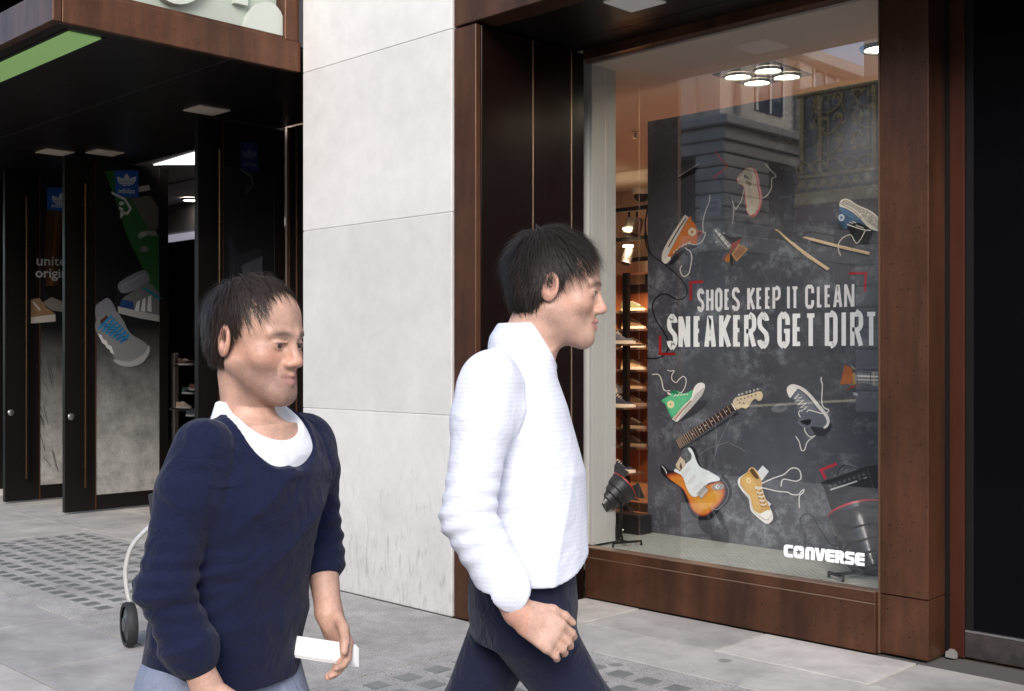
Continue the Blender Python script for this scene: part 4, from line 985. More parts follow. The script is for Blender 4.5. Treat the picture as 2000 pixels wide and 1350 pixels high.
def concrete_print(name, z0, z1, g):
    m = bpy.data.materials.new(name); m.use_nodes = True
    N = m.node_tree.nodes; L = m.node_tree.links; p = N["Principled BSDF"]
    geo = N.new("ShaderNodeNewGeometry"); sp = N.new("ShaderNodeSeparateXYZ"); L.new(geo.outputs[0], sp.inputs[0])
    n = N.new("ShaderNodeTexNoise"); n.inputs["Scale"].default_value = 5; n.inputs["Detail"].default_value = 12; n.inputs["Roughness"].default_value = .75; L.new(geo.outputs[0], n.inputs[0])
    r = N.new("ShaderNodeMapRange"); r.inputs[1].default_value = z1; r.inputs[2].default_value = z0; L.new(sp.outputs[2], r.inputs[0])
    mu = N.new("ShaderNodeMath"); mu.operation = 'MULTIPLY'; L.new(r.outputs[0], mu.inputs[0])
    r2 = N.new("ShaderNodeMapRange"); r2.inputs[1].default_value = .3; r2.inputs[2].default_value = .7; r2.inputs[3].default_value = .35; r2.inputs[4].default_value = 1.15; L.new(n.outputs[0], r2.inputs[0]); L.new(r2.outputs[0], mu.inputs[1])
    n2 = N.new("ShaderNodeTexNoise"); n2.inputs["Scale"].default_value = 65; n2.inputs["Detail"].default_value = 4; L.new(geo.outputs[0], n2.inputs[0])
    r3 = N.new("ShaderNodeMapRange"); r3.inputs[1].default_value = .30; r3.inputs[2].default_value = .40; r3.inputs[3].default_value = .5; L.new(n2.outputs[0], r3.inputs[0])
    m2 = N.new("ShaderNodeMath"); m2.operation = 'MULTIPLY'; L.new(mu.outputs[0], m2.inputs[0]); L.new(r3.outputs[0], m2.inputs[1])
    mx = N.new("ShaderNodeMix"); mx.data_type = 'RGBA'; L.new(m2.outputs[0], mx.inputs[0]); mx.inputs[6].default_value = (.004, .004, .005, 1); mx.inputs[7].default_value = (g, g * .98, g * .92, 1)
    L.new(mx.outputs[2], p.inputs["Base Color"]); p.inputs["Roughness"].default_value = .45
    return m
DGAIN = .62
def dprint(x, ori, off=.0015): return Print(lambda u, v: onX(u, v, x), (1, 0, 0), off=off, step=0.0003, gain=DGAIN, ori=ori)
# middle door
X2 = -10.6 + .0005
CP2 = concrete_print("concrete_print", 0.5, 1.8, 0.36)
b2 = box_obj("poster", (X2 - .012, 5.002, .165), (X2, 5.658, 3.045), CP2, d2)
p = dprint(X2, (170, 300, 2.935))
p.poly([(100, 100), (162, 100), (240, 240), (300, 300), (412, 470), (412, 810), (340, 720), (230, 480), (160, 250)], "2f6a37", False)
p.poly([(250, 255), (362, 240), (407, 310), (407, 440), (350, 430)], "6f6a5c", False)
p.poly([(295, 190), (355, 180), (362, 210), (295, 222)], "c9c4bd", False)
p.poly([(160, 97), (293, 98), (293, 256), (160, 246)], "2a62b8", False)
trefoil(p, (226, 160), 86, "e4e9f2", "2a62b8"); word(p, "adidas", [(178, 198), (272, 202), (272, 230), (178, 226)], "e4e9f2", .015)
p.ribbon([(132, 222), (215, 262), (248, 315), (230, 345), (210, 340), (192, 365), (200, 320), (182, 310)], 13, "e6e6e2", False); p.ell((196, 286), 14, 11, "e6e6e2")
p.poly([(0 + 48, 120), (130, 200), (225, 470), (330, 680), (180, 740), (150, 880), (48, 840)], "0d0d10", False)
p.poly([(182, 742), (320, 668), (356, 720), (330, 750), (210, 802)], "8d8d94"); p.ribbon([(195, 760), (330, 690)], 8, "a9a9b0")
p.poly([(180, 885), (200, 832), (262, 790), (330, 735), (370, 750), (412, 800), (412, 925), (300, 915)], "7a7878", False)
p.poly([(180, 885), (200, 835), (262, 850), (270, 905)], "26477f", False)
for k in range(3): p.poly([(285 + 32 * k, 850 - 14 * k), (302 + 32 * k, 840 - 14 * k), (295 + 36 * k, 908), (270 + 36 * k, 902)], "e2e0de", False)
for k in range(4): p.ribbon([(315 + 22 * k, 770 + 16 * k), (365 + 18 * k, 790 + 14 * k)], 13, "1f7f8c", False)
p.poly([(174, 876), (300, 905), (412, 928), (412, 964), (300, 945), (176, 915)], "b8b6b2", False)
p.ribbon([(290, 480), (340, 455), (402, 458)], 26, "9d9994", False); p.ell((318, 462), 22, 16, "bdb8b2"); p.ell((325, 548), 24, 18, "8f8983"); p.ell((402, 445), 10, 18, "231f1e")
p.poly([(45, 885), (75, 850), (122, 830), (165, 905), (130, 925), (58, 962)], "86868e")
p.poly([(50, 960), (150, 902), (200, 950), (245, 1030), (330, 1085), (352, 1130), (322, 1190), (240, 1218), (180, 1205), (130, 1130), (58, 1040)], "8d8d8f")
p.poly([(150, 1180), (240, 1192), (320, 1150), (350, 1100), (353, 1145), (312, 1202), (240, 1222), (178, 1210)], "b2b0b0"); p.poly([(70, 960), (110, 925), (125, 945), (85, 985)], "5c2c1c", False)
for k in range(3): p.poly([(60 + 28 * k, 1035 + 30 * k), (80 + 28 * k, 1040 + 32 * k), (104 + 24 * k, 1100 + 26 * k), (84 + 24 * k, 1085 + 28 * k)], "e8e6e4", False)
for k in range(7): p.ribbon([(62 + 21 * k, 1006 + 13 * k), (140 + 16 * k, 928 + 18 * k)], 15, "2b86b8", False); p.ribbon([(72 + 19 * k, 975 + 17 * k), (150 + 13 * k, 985 + 13 * k)], 9, "1f6c9c", False)
p.ribbon([(165, 1120), (195, 1150), (212, 1130), (190, 1115)], 5, "8b8a8a", False)
p.build("printed_picture", b2)
# far left door
X1 = -11.82 + .0005
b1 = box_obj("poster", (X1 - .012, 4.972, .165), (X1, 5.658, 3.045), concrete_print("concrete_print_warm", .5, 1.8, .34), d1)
p = dprint(X1, (0, 0, 1))
p.poly([(92, 366), (140, 367), (140, 416), (92, 410)], "2a62b8", False); trefoil(p, (120, 392), 30, "e4e9f2", "2a62b8"); word(p, "adidas", [(100, 397), (138, 399), (138, 407), (100, 405)], "e4e9f2", .015)
p.poly([(92, 410), (125, 414), (118, 470), (112, 560), (90, 560), (86, 500)], "57361f", False); p.ribbon([(112, 415), (104, 500), (100, 560)], 6, "7a4a24", False)
p.poly([(84, 560), (130, 555), (130, 600), (96, 590)], "1c1714", False)
p.poly([(60, 585), (76, 582), (90, 600), (106, 612), (108, 626), (60, 632)], "9b7a5a", False); p.poly([(60, 620), (108, 614), (108, 628), (60, 632)], "cfc6bc", False)
p.poly([(82, 592), (100, 580), (124, 590), (124, 610), (100, 606)], "8d8580", False); p.ribbon([(64, 590), (78, 606)], 3, "ded8d0", False)
word(p, "united", [(71, 499), (143, 503), (143, 519), (71, 519)], "dcdcdc", .012); word(p, "originals", [(69, 523), (160, 526), (160, 550), (69, 548)], "dcdcdc", .012)
for k in range(14):
    a = random.uniform(66, 112); b = random.uniform(690, 900); p.ribbon([(a, b), (a + random.uniform(6, 14), b + random.uniform(10, 40))], .9, "3a3733", False)
p.build("printed_picture", b1)
# near door
X3 = -8.09 + .0005
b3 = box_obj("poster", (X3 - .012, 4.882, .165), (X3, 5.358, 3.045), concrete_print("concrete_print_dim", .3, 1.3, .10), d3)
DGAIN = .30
p = dprint(X3, (0, 0, 1))
p.poly([(470, 278), (503, 280), (503, 336), (470, 332)], "2a4a88", False); trefoil(p, (487, 303), 24, "8e97ab", "2a4a88"); word(p, "adidas", [(474, 315), (501, 317), (501, 326), (474, 324)], "8e97ab", .015)
p.ribbon([(468, 330), (490, 345), (494, 362), (478, 380), (484, 360)], 3.5, "77777a", False)
p.poly([(445, 450), (462, 500), (512, 480), (512, 560), (448, 560)], "3a3b40", False); p.poly([(470, 520), (512, 500), (512, 545), (480, 540)], "6a6b72", False); p.poly([(444, 560), (512, 540), (512, 585), (444, 575)], "56575c", False)
p.build("printed_picture", b3)
# ================================================================ lit shop room behind the display window
WOOD = mat("orange_wood", (0.36, 0.13, 0.045), 0.5, noise=(2.5, .35, 8), col2=(0.24, 0.08, 0.028), stretch=(1, 1, .25))
FLOORW = mat("brown_floor", (0.30, 0.15, 0.075), 0.5, noise=(3, .3), col2=(0.22, 0.10, 0.05))
ZF = 0.14
fl = link("room_floor", MB().box((-8.1, 5.67, -.1), (-2.52, 10.2, ZF)).mesh("room_floor"), FLOORW); tag(fl, kind='structure')
ZC = 3.334
CEILM = mat('ceiling_paint', (.72, .64, .57), .7, noise=(1.2, .4), col2=(.66, .58, .51))
rc = link("room_ceiling", MB().box((-4.671, YG + .035, ZC), (-2.5, 5.68, 3.398)).box((-8.1, 5.68, ZC), (-0.5, 10.2, 3.398)).mesh("room_ceiling"), CEILM); tag(rc, kind='structure')
rw = link("room_wall", MB().box((-8.1, 9.9, 2.45), (-0.5, 10.1, ZC)).box((-0.7, 5.7, 0), (-0.5, 9.9, ZC)).box((-8.1, 9.62, 2.40), (-0.5, 9.9, 2.52)).mesh("room_wall"), CREAM); tag(rw, kind='structure')
ww = link("wood_wall", MB().box((-8.1, 9.9, ZF), (-0.5, 10.0, 2.45)).box((-8.098, 6.2, ZF), (-8.02, 9.9, 2.45)).mesh("wood_wall"), WOOD); tag(ww, kind='structure')
SH_COL = [("6b6f4c", "c9bda4"), ("5d4630", "d6cbb6"), ("a08560", "d8cdb8"), ("b39c78", "e0d6c4"), ("7d5a34", "cdbfa6"), ("8c7355", "d8ccb8"), ("4a3828", "bfb09a"), ("3b3029", "c6b8a2")]
def shoe_mesh(L=0.28, H=0.10, W=0.095, hi=False):
    """side-on trainer along +X (toe at +X): lofted sections"""
    secs = []
    for t in np.linspace(0, 1, 15):
        w = W / 2 * (0.72 + 0.5 * math.sin(math.pi * min(1, t * 1.1 + .02)) * (1 if t > .4 else .8)) * (1 if t < .9 else 1 - (t - .9) * 5.2)
        if t < .05: w *= .75
        top = H * (1.0 - .12 * math.sin(math.pi * min(1, t / .4))) if t < .38 else H * (0.98 - 1.15 * (t - .38)) 
        if t > .88: top *= 1 - (t - .88) * 3.6
        secs.append((t * L - L / 2, w, max(top, .028)))
    up = MB(); sol = MB(); n = 10
    vs = []
    for x, w, h in secs:
        for k in range(n):
            a = math.pi * k / (n - 1)
            vs.append((x, w * math.cos(a) * (1 - .25 * math.sin(a) ** 2), .022 + (h - .022) * math.sin(a) ** .7 if 0 < k < n - 1 else .022))
    fs = [(i * n + k, i * n + k + 1, (i + 1) * n + k + 1, (i + 1) * n + k) for i in range(len(secs) - 1) for k in range(n - 1)]
    fs += [tuple(range(n)), tuple(range(len(vs) - 1, len(vs) - n - 1, -1))]
    up.add(vs, fs, 0, True)
    out = [(x, w * 1.06) for x, w, h in secs] + [(x, -w * 1.06) for x, w, h in secs[::-1]]
    sol.prism([(x, y, 0) for x, y in out], (0, 0, .026))
    la = MB()
    for k in range(5):
        x = -.02 + .022 * k; z = H * (.98 - 1.15 * ((x + L / 2) / L - .38)) + .002
        la.tube([(x, -.025, z - .012), (x + .004, 0, z + .003), (x, .025, z - .012)], .004, 6)
    col_ = MB(); col_.lathe([(.030, 0), (.028, .004), (.0, .002)], Matrix.Translation((-L * .27, 0, H * .9)) @ Matrix.Diagonal((1.25, .9, 1, 1)), 16)
    return up.mesh("upper"), sol.mesh("sole"), la.mesh("lace"), col_.mesh("collar")
SHM = shoe_mesh()
LACEM = mat("lace_white", (.6, .58, .54), .8); DARKIN = mat("shoe_lining", (.03, .025, .02), .9)
def shoe(loc, rz, uc, sc, label, group, scale=1.0, name="sneaker"):
    t = thing(name, label, "shoe", loc, rz, group); t.scale = (scale,) * 3
    um = mat("shoe_" + uc, lin(uc), .75, noise=(30, .3), col2=tuple(x * .8 for x in lin(uc))); sm_ = mat("sole_" + sc, lin(sc), .6)
    for me, m, nm in ((SHM[0], um, "upper"), (SHM[1], sm_, "sole"), (SHM[2], LACEM, "lace"), (SHM[3], DARKIN, "collar")):
        me2 = me.copy(); me2.materials.append(m); o = bpy.data.objects.new(nm, me2); COL.objects.link(o); o.parent = t
    return t
GLEDGE = mat("ledge_metal", (.25, .22, .2), .3, .8)
sw = thing("shoe_wall_display", "orange wooden wall display of short ledges seen between the white lining and the poster", "shoe display", (-7.3, 9.7, ZF))
LED = [(597, "green suede"), (632, "dark brown laced"), (668, "tan"), (711, "pale beige"), (748, "golden tan"), (781, "light brown"), (825, "dark green and brown"), (860, "black and white laced")]
YS = 9.74
for i, (v, cn) in enumerate(LED):
    p = onY(1238, v + 10, YS)
    box_obj("ledge", (p.x - .24, YS - .13, p.z - .03), (p.x + .24, 9.898, p.z - .004), GLEDGE, sw, .004)
    box_obj("price_tag", (p.x - .10, YS - .136, p.z - .032), (p.x + .14, YS - .131, p.z - .006), BLACKP, sw)
    uc, sc = SH_COL[i]
    shoe((p.x, YS, p.z - .003), R(random.uniform(-4, 4)), uc, sc, "small %s shoe on the %s ledge of the orange wall display" % (cn, ["topmost", "second", "third", "fourth", "fifth", "sixth", "seventh", "lowest"][i]), "shoes on the orange wall display", 1.12)
pb = onY(1238, 540, YS)
box_obj("picture_panel", (pb.x - .22, 9.86, pb.z - .16), (pb.x + .17, 9.897, pb.z + .22), BLACKP, sw)
box_obj("picture", (pb.x - .2, 9.852, pb.z - .08), (pb.x + .06, 9.859, pb.z + .08), mat("photo_grey", (.35, .33, .3), .6), sw)
# nearer gondola at the left edge of the gap
gd = thing("shelf_stand", "dark metal shelf stand just inside the white lining holding three bigger shoes", "shelf", (-5.9, 7.2, ZF))
YGN = 7.45
for v, nm, uc, sc, lab in ((672, "sneaker", "5b6270", "c8c6c0", "grey and navy sneaker on the upper shelf just right of the white lining"), (795, "sneaker", "2a3048", "d8d6d2", "navy sneaker with a white back on the middle shelf beside the white lining"), (922, "sneaker", "27304c", "e4e2de", "navy plimsoll with white trim on the lowest shelf beside the white lining")):
    p = onY(1214, v, YGN)
    box_obj("shelf_plate", (p.x - .42, YGN - .14, p.z - .016), (p.x + .14, YGN + .14, p.z), GLEDGE, gd, .003)
    s_ = shoe((p.x - .02, YGN, p.z + .001), R(6), uc, sc, lab, "shoes on the shelf stand", 1.05)
    if v == 795:
        shoe((p.x - .10, YGN + .06, p.z + .112), R(3), "d2d0cc", "dedcd8", "white sneaker stacked on top of the navy one on the middle shelf", "shoes on the shelf stand", .85)
box_obj("post", (-6.05, YGN - .02, ZF), (-6.0, YGN + .02, 2.2), BLACKM, gd)
fg = thing("floor_grille", "dark slatted grille set in the brown shop floor", "grille", (-6.3, 8, ZF))
for k in range(7): box_obj("bar", (-7.1, 7.9 + .07 * k, ZF + .001), (-5.6, 7.93 + .07 * k, ZF + .006), BLACKM, fg)

LAMPW = emit_mat("lamp_glow", (1.0, 0.86, 0.62), 14.0)
def spot(name, loc, tgt, power, size=R(100), col=(1, .68, .46), parent=None, r=.04):
    l = bpy.data.lights.new(name, 'SPOT'); l.energy = power; l.spot_size = size; l.spot_blend = .6; l.color = col; l.shadow_soft_size = r
    o = bpy.data.objects.new(name, l); COL.objects.link(o); o.location = loc
    o.rotation_euler = (Vector(tgt) - Vector(loc)).to_track_quat('-Z', 'Y').to_euler()
    return o
# four-lamp recessed fitting
c4 = onZ(1489, 144, ZC)
f4 = thing("ceiling_downlight", "square recessed ceiling fitting with four lit round lamps above the poster", "ceiling lamp", (c4.x, c4.y, ZC))
box_obj("tray", (c4.x - .23, c4.y - .23, ZC - .012), (c4.x + .23, c4.y + .23, ZC - .001), mat("lamp_tray", (.12, .09, .07), .5), f4, .003)
for a in (-1, 1):
    for b in (-1, 1):
        c = Vector((c4.x + a * .112, c4.y + b * .112, ZC - .0125))
        rg = MB().lathe([(.100, -.001), (.094, -.016), (.084, -.018), (.082, -.004)], Matrix.Translation(c), 28).build("lamp_ring", BLACKM, f4)
        MB().disc(c + Vector((0, 0, -.006)), (0, 0, -1), .082, 28).build("lamp", LAMPW, rg)
spot("downlight_beam", c4 + Vector((0, .22, -.05)), c4 + Vector((0, 1.2, -3)), 330, R(140), r=.15)
c5 = onZ(1722, 92, ZC)
f5 = thing("ceiling_downlight", "lit ceiling lamp half hidden behind the bronze column at the upper right", "ceiling lamp", (c5.x, c5.y, ZC))
MB().lathe([(.13, 0), (.12, -.02), (.10, -.02), (.098, -.002)], Matrix.Translation(c5), 24).build("lamp_ring", BLACKM, f5); MB().disc(c5 + Vector((0, 0, -.008)), (0, 0, -1), .098, 24).build("lamp", LAMPW, f5)
spot("display_beam", Vector((c5.x, 5.93, ZC - .03)), Vector((c5.x - .4, 5.80, .3)), 30, R(80), col=(1, .90, .78), r=.1)
# camera dome, sprinkler
cd = onZ(1253, 368, ZC)
dm = thing("dome_camera", "small dark security camera dome on a white base on the shop ceiling", "camera", (cd.x, cd.y, ZC))
MB().lathe([(0, -.0), (.10, -.0), (.10, -.05), (.085, -.07)], Matrix.Translation(cd), 20).build("base", WHITE, dm)
MB().lathe([(.085, -.07), (.078, -.105), (.055, -.135), (.02, -.15), (0, -.152)], Matrix.Translation(cd), 20).build("dome", mat("smoked_dome", (.008, .008, .008), .1), dm)
sk = onZ(1241, 258, ZC)
spk = thing("sprinkler", "tiny ceiling sprinkler head on the cream shop ceiling", "sprinkler", (sk.x, sk.y, ZC))
MB().lathe([(.035, 0), (.035, -.006), (.01, -.01), (.01, -.045), (.03, -.05), (0, -.052)], Matrix.Translation(sk), 14).build("head", STEEL, spk)
# lighting track with two spots
tr = thing("lighting_track", "dark track rail with spotlights above the shoe display", "spotlights", (-7.3, 9.0, 2.9))
GREYM = mat("grey_lamp_body", (.28, .26, .25), .4, .4)
for v, yy in ((412, 9.0), (470, 9.3)):
    p = onY(1235, v, yy)
    box_obj("rail", (-8.0, yy - .02, p.z), (-3, yy + .02, p.z + .04), BLACKM, tr)
    for u in ((1229, 1244) if v == 412 else (1226,)):
        q = onY(u, v + 8, yy)
        MB().tube([q + Vector((0, 0, .03)), q + Vector((0, 0, -.05))], .012, 8).build("stem", BLACKM, tr)
        b = MB(); b.lathe([(.0, .09), (.05, .085), (.055, 0), (.055, -.09), (.05, -.09), (.048, -.06), (0, -.06)], Matrix.Translation(q + Vector((0, 0, -.12))) @ Matrix.Rotation(R(-25), 4, 'X'), 16); ob = b.build("lamp_body", GREYM, tr)
        if u != 1244:
            ll = onY(u - 2 if v == 412 else 1227, v + 36 if v == 412 else 482, yy - .06)
            MB().lathe([(0, .02), (.05, .015), (.055, 0), (0, -.012)], Matrix.Translation(ll), 16).build("lamp", emit_mat("track_glow_%d" % v, (1, .8, .5), 30.0 if v == 470 else 9.0), tr)
qs = onY(1230, 490, 9.2)
spot("track_beam", qs + Vector((0, -.1, -.05)), qs + Vector((0, .45, -1.6)), 45, R(110))
spot("track_beam", onY(1228, 455, 8.9) + Vector((0, 0, -.1)), onY(1228, 760, 9.7), 45, R(80))

# ---- things on the window floor
def par_lamp(name, label, base, head, aim, r, L, sc=1.0, foot=True):
    t = thing(name, label, "stage lamp", base)
    LB_ = mat("lamp_black", (.03, .03, .033), .28, .2, .5, coat=.3)
    aim = Vector(aim).normalized(); q = aim.to_track_quat('Z', 'Y').to_matrix().to_4x4()
    M = Matrix.Translation(head) @ q
    prof = [(0, -L * .5), (r * .45, -L * .5), (r * .52, -L * .47), (r * .55, -L * .3), (r * .70, -L * .28), (r * .72, -L * .12), (r * .86, -L * .1), (r * .88, L * .08), (r * .98, L * .10), (r, L * .36), (r * 1.04, L * .38), (r * 1.04, L * .46)]
    MB().lathe(prof, M, 32).build("housing", LB_, t)
    MB().lathe([(r * 1.04, L * .44), (r * 1.045, L * .47), (r * .97, L * .475), (r * .93, L * .40)], M, 32).build("red_rim", mat("red_gel", (.45, .02, .025), .35), t)
    MB().lathe([(r * .93, L * .40), (r * .5, L * .34), (0, L * .32)], M, 32).build("lens", mat("lamp_lens", (.05, .02, .015), .1), t)
    side = aim.cross(Vector((0, 0, 1))).normalized()
    for k in range(4):
        a = k * math.pi / 2 + .4; d1 = (q.to_3x3() @ Vector((math.cos(a), math.sin(a), 0))); d2 = q.to_3x3() @ Vector((-math.sin(a), math.cos(a), 0))
        c = Vector(head) + aim * L * .46 + d1 * r * 1.0
        if foot: MB().prism([c - d2 * r * .55, c + d2 * r * .55, c + d2 * r * .7 + d1 * r * .3 + aim * r * .32, c - d2 * r * .7 + d1 * r * .3 + aim * r * .32], (d1 * .004)).build("barn_door", LB_, t)
    b = Vector(base); yk = MB()
    for s_ in (-1, 1):
        pv = Vector(head) + side * s_ * r * 1.0
        yk.tube([pv, pv + Vector((0, 0, -.5 * (head[2] - base[2]))), Vector((b.x + side.x * s_ * r * .35, b.y + side.y * s_ * r * .35, b.z + .05))], .009 * sc, 8)
    yk.build("yoke", BLACKM, t)
    for s_ in (-1, 1):
        pv = Vector(head) + side * s_ * r * 1.02
        MB().lathe([(0, .03), (.022, .028), (.026, .0), (0, 0)], Matrix.Translation(pv) @ (side * s_).to_track_quat('Z', 'Y').to_matrix().to_4x4(), 14).build("knob", BLACKP, t)
    ft = MB()
    for s_ in (-1, 1):
        e = b + side * s_ * r * 1.1
        ft.tube([e + aim.xy.to_3d() * .13 + Vector((0, 0, .002)), e + aim.xy.to_3d() * .13 + Vector((0, 0, .028)), e - aim.xy.to_3d() * .13 + Vector((0, 0, .028)), e - aim.xy.to_3d() * .13 + Vector((0, 0, .002))], .008 * sc, 8)
    ft.tube([b + side * r * 1.1 + Vector((0, 0, .03)), b - side * r * 1.1 + Vector((0, 0, .03))], .008 * sc, 8)
    ft.tube([b + Vector((0, 0, .03)), b + Vector((0, 0, .12))], .016 * sc, 10)
    ft.build("foot", BLACKM, t)
    MB().tube([b + Vector((.02, 0, .06)), b + Vector((.06, -.02, .10))], .006, 6).build("wing_nut", STEEL, t)
    return t
h1 = atD(1196, 968, 7.30)
par_lamp("stage_lamp", "small black stage lamp on the window floor beside the white lining", (h1.x + .02, h1.y + .03, .30), h1, tuple(RV * .62 + Vector((0, 0, .52)) + DV * .3), .105, .22)
h2 = atD(1688, 1052, 6.28)
par_lamp("stage_lamp", "big black stage lamp with a red rim half behind the right bronze column", (h2.x + .04, h2.y - .10, .30), h2, tuple(-RV * .16 + Vector((0, 0, .9)) + DV * .5), .15, .36, 1.2, False)
bp = onZ(1285, 1040, .30)
bb = thing("ballast_box", "black oblong box on the window floor at the poster's lower left corner", "box", (bp.x - .25, YP - .12, .30))
box_obj("case", (bp.x - .62, YP - .16, .3005), (bp.x, YP - .03, .43), BLACKP, bb, .006)
box_obj("lid_seam", (bp.x - .62, YP - .1615, .40), (bp.x + .0015, YP - .0285, .403), BLACKM, bb)
cb = MB(); q0 = Vector((bp.x - .1, YP - .1, .435)); cb.tube(smooth_open([tuple(q0), (q0.x - .1, q0.y - .02, .50), (q0.x - .25, q0.y - .1, .44), (q0.x - .3, q0.y - .2, .33)]), .006, 8)
cbo = cb.build("lamp_cable", BLACKP); tag(cbo, "thin black cable lying over the black box in the window", "cable")

# ---- dim shop behind the open doors
strip = thing("ceiling_light", "long white ceiling light glimpsed between the open doors", "ceiling lamp", (-13, 7.4, 3.98))
s0 = onZ(318, 312, 3.98); s1 = onZ(392, 300, 3.98)
MB().prism([onZ(u, v, 3.985) for u, v in ((300, 323), (400, 293), (400, 322), (322, 322))], (0, 0, .01)).build("diffuser", emit_mat("cool_strip", (.95, .93, .96), 1.1), strip)
spot("strip_beam", (-13.2, 7.6, 3.9), (-13.2, 8.5, 0), 60, R(150), (1, .9, .85), r=.2)
bk = thing("ceiling_bulkhead", "grey ceiling bulkhead with a pale lower edge inside the dark shop", "bulkhead", (-14, 8.6, 3))
q1 = onY(355, 453, 9.4); q2 = onY(355, 468, 9.4)
box_obj("face", (-22, 9.4, q1.z), (-10, 9.5, 3.99), mat("bulkhead_paint", (.26, .23, .235), .8), bk)
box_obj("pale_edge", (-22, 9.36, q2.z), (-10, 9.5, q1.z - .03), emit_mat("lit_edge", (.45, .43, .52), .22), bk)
q3 = onY(355, 351, 8.2); box_obj("dark_trim", (-22, 8.2, q3.z - .03), (-10, 8.25, q3.z + .03), BLACKM, bk)
l3 = onZ(373, 391, 3.97)
MBt = thing("ceiling_downlight", "round lit spotlight on the grey ceiling beyond the open door", "ceiling lamp", (l3.x, l3.y, 3.97))
MB().lathe([(.16, .02), (.15, -.01), (.12, -.012), (.118, 0)], Matrix.Translation(l3), 20).build("lamp_ring", STEEL, MBt); MB().disc(l3 + Vector((0, 0, -.005)), (0, 0, -1), .118, 20).build("lamp", emit_mat("spot_glow", (1, .95, .85), 6.0), MBt)
hr = thing("display_rail", "steel post and rail of a display stand in the dark shop", "rail", tuple(onY(347, 900, 6.6).xy) + (0,))
a = onY(342, 690, 6.7); b = onY(342, 880, 6.7)
box_obj("post", (a.x - .03, 6.67, 0.01), (a.x + .03, 6.73, a.z), STEEL, hr, .004)
for v in (707, 800): z = onY(342, v, 6.7).z; MB().tube([(a.x - .12, 6.7, z), (a.x + 1.2, 6.75, z)], .014, 8).build("bar", BRASS if v == 707 else STEEL, hr)
SC = [("7b5648", 362, 706), ("4c5f58", 370, 762), ("8b5a4a", 384, 755), ("c8a890", 358, 790), ("5b5b60", 378, 806)]
for i, (c, u, v) in enumerate(SC):
    q = onY(u, v, 6.72)
    box_obj("shelf_plate", (q.x - .16, 6.66, q.z - .055), (q.x + .16, 6.80, q.z - .045), BLACKM, hr)
    shoe((q.x, 6.73, q.z - .044), R(15), c, "cfc6ba", ["brown shoe on the top shelf of the rail stand in the dark shop", "green grey shoe on the second shelf of the rail stand", "reddish shoe on the second shelf nearest the door edge", "pale tan shoe on the third shelf of the rail stand", "grey shoe on the lowest shelf of the rail stand"][i], "shoes on the rail stand", .8)
# ================================================================ across the street (seen in the window's reflection)
YM = YG                                                    # the pane acts as the mirror plane
def rf(u, v, Y):                                           # where the reflected ray meets a plane across the street
    p = onY(u, v, 2 * YM - Y); return Vector((p.x, Y, p.z))
def rfx(u, v, x):
    p = onX(u, v, x); return Vector((x, 2 * YM - p.y, p.z))
PORT = mat("portland_stone", (.66, .63, .58), .8, noise=(2, .35, 8), col2=(.44, .42, .39), bump=(60, .2, .004))
CREAMS = mat("cream_stucco", (.80, .72, .62), .8, noise=(1.5, .3), col2=(.7, .62, .52))
DARKW = mat("dark_window", (.02, .022, .026), .08)
YB = -18.7
cB = rf(1413, 400, YB); XB = cB.x
bB = thing("corner_building", "pale stone corner building across the street with banded ground storey and deep cornice", "building", (XB - 10, YB, 0))
zc = [rf(1413, v, YB).z for v in (226, 246, 272, 296, 455, 490)]
box_obj("wall", (XB - 26, YB - 20, zc[0]), (XB - .4, YB - .4, 11.6), CREAMS, bB)
box_obj("parapet", (XB - 26.2, YB - 20, 11.6), (XB + .1, YB + .1, 12.0), PORT, bB, .03)
box_obj("cornice", (XB - 26.3, YB - 20, zc[1]), (XB + .35, YB + .35, zc[0]), PORT, bB, .05)
box_obj("frieze", (XB - 26.1, YB - 20, zc[2]), (XB + .15, YB + .15, zc[1] - .002), PORT, bB, .03)
box_obj("fascia", (XB - 26.0, YB - 20, zc[3]), (XB + .05, YB + .05, zc[2] - .002), PORT, bB, .03)
box_obj("base_course", (XB - 26.2, YB - 20, zc[5]), (XB + .12, YB + .12, zc[4] - .002), PORT, bB, .04)
box_obj("plinth", (XB - 26.2, YB - 20, -.02), (XB + .02, YB + .02, zc[5] - .002), mat("grey_shopfront", (.16, .16, .165), .5), bB)
box_obj("core", (XB - 26, YB - 20, zc[4]), (XB - .6, YB - .6, zc[3]), mat("dark_opening", (.03, .03, .032), .5), bB)
nb = 6; hh = (zc[3] - zc[4]) / nb
pil_front = [rf(u, 400, YB).x for u in (1357, 1413)]
wF = pil_front[1] - pil_front[0]
for k in range(nb):
    z0 = zc[4] + hh * k
    box_obj("rusticated_block", (XB - wF, YB - 2.6, z0 + .02), (XB, YB, z0 + hh - .02), PORT, bB, .03)
    for i in range(1, 5): box_obj("rusticated_block", (XB - wF - 4.4 * i, YB - .7, z0 + .02), (XB - wF - 4.4 * i + 1.5, YB, z0 + hh - .02), PORT, bB, .03)
    for i in range(1, 4): box_obj("rusticated_block", (XB - .7, YB - 2.6 - 4.2 * i, z0 + .02), (XB, YB - 2.6 - 4.2 * i + 1.7, z0 + hh - .02), PORT, bB, .03)
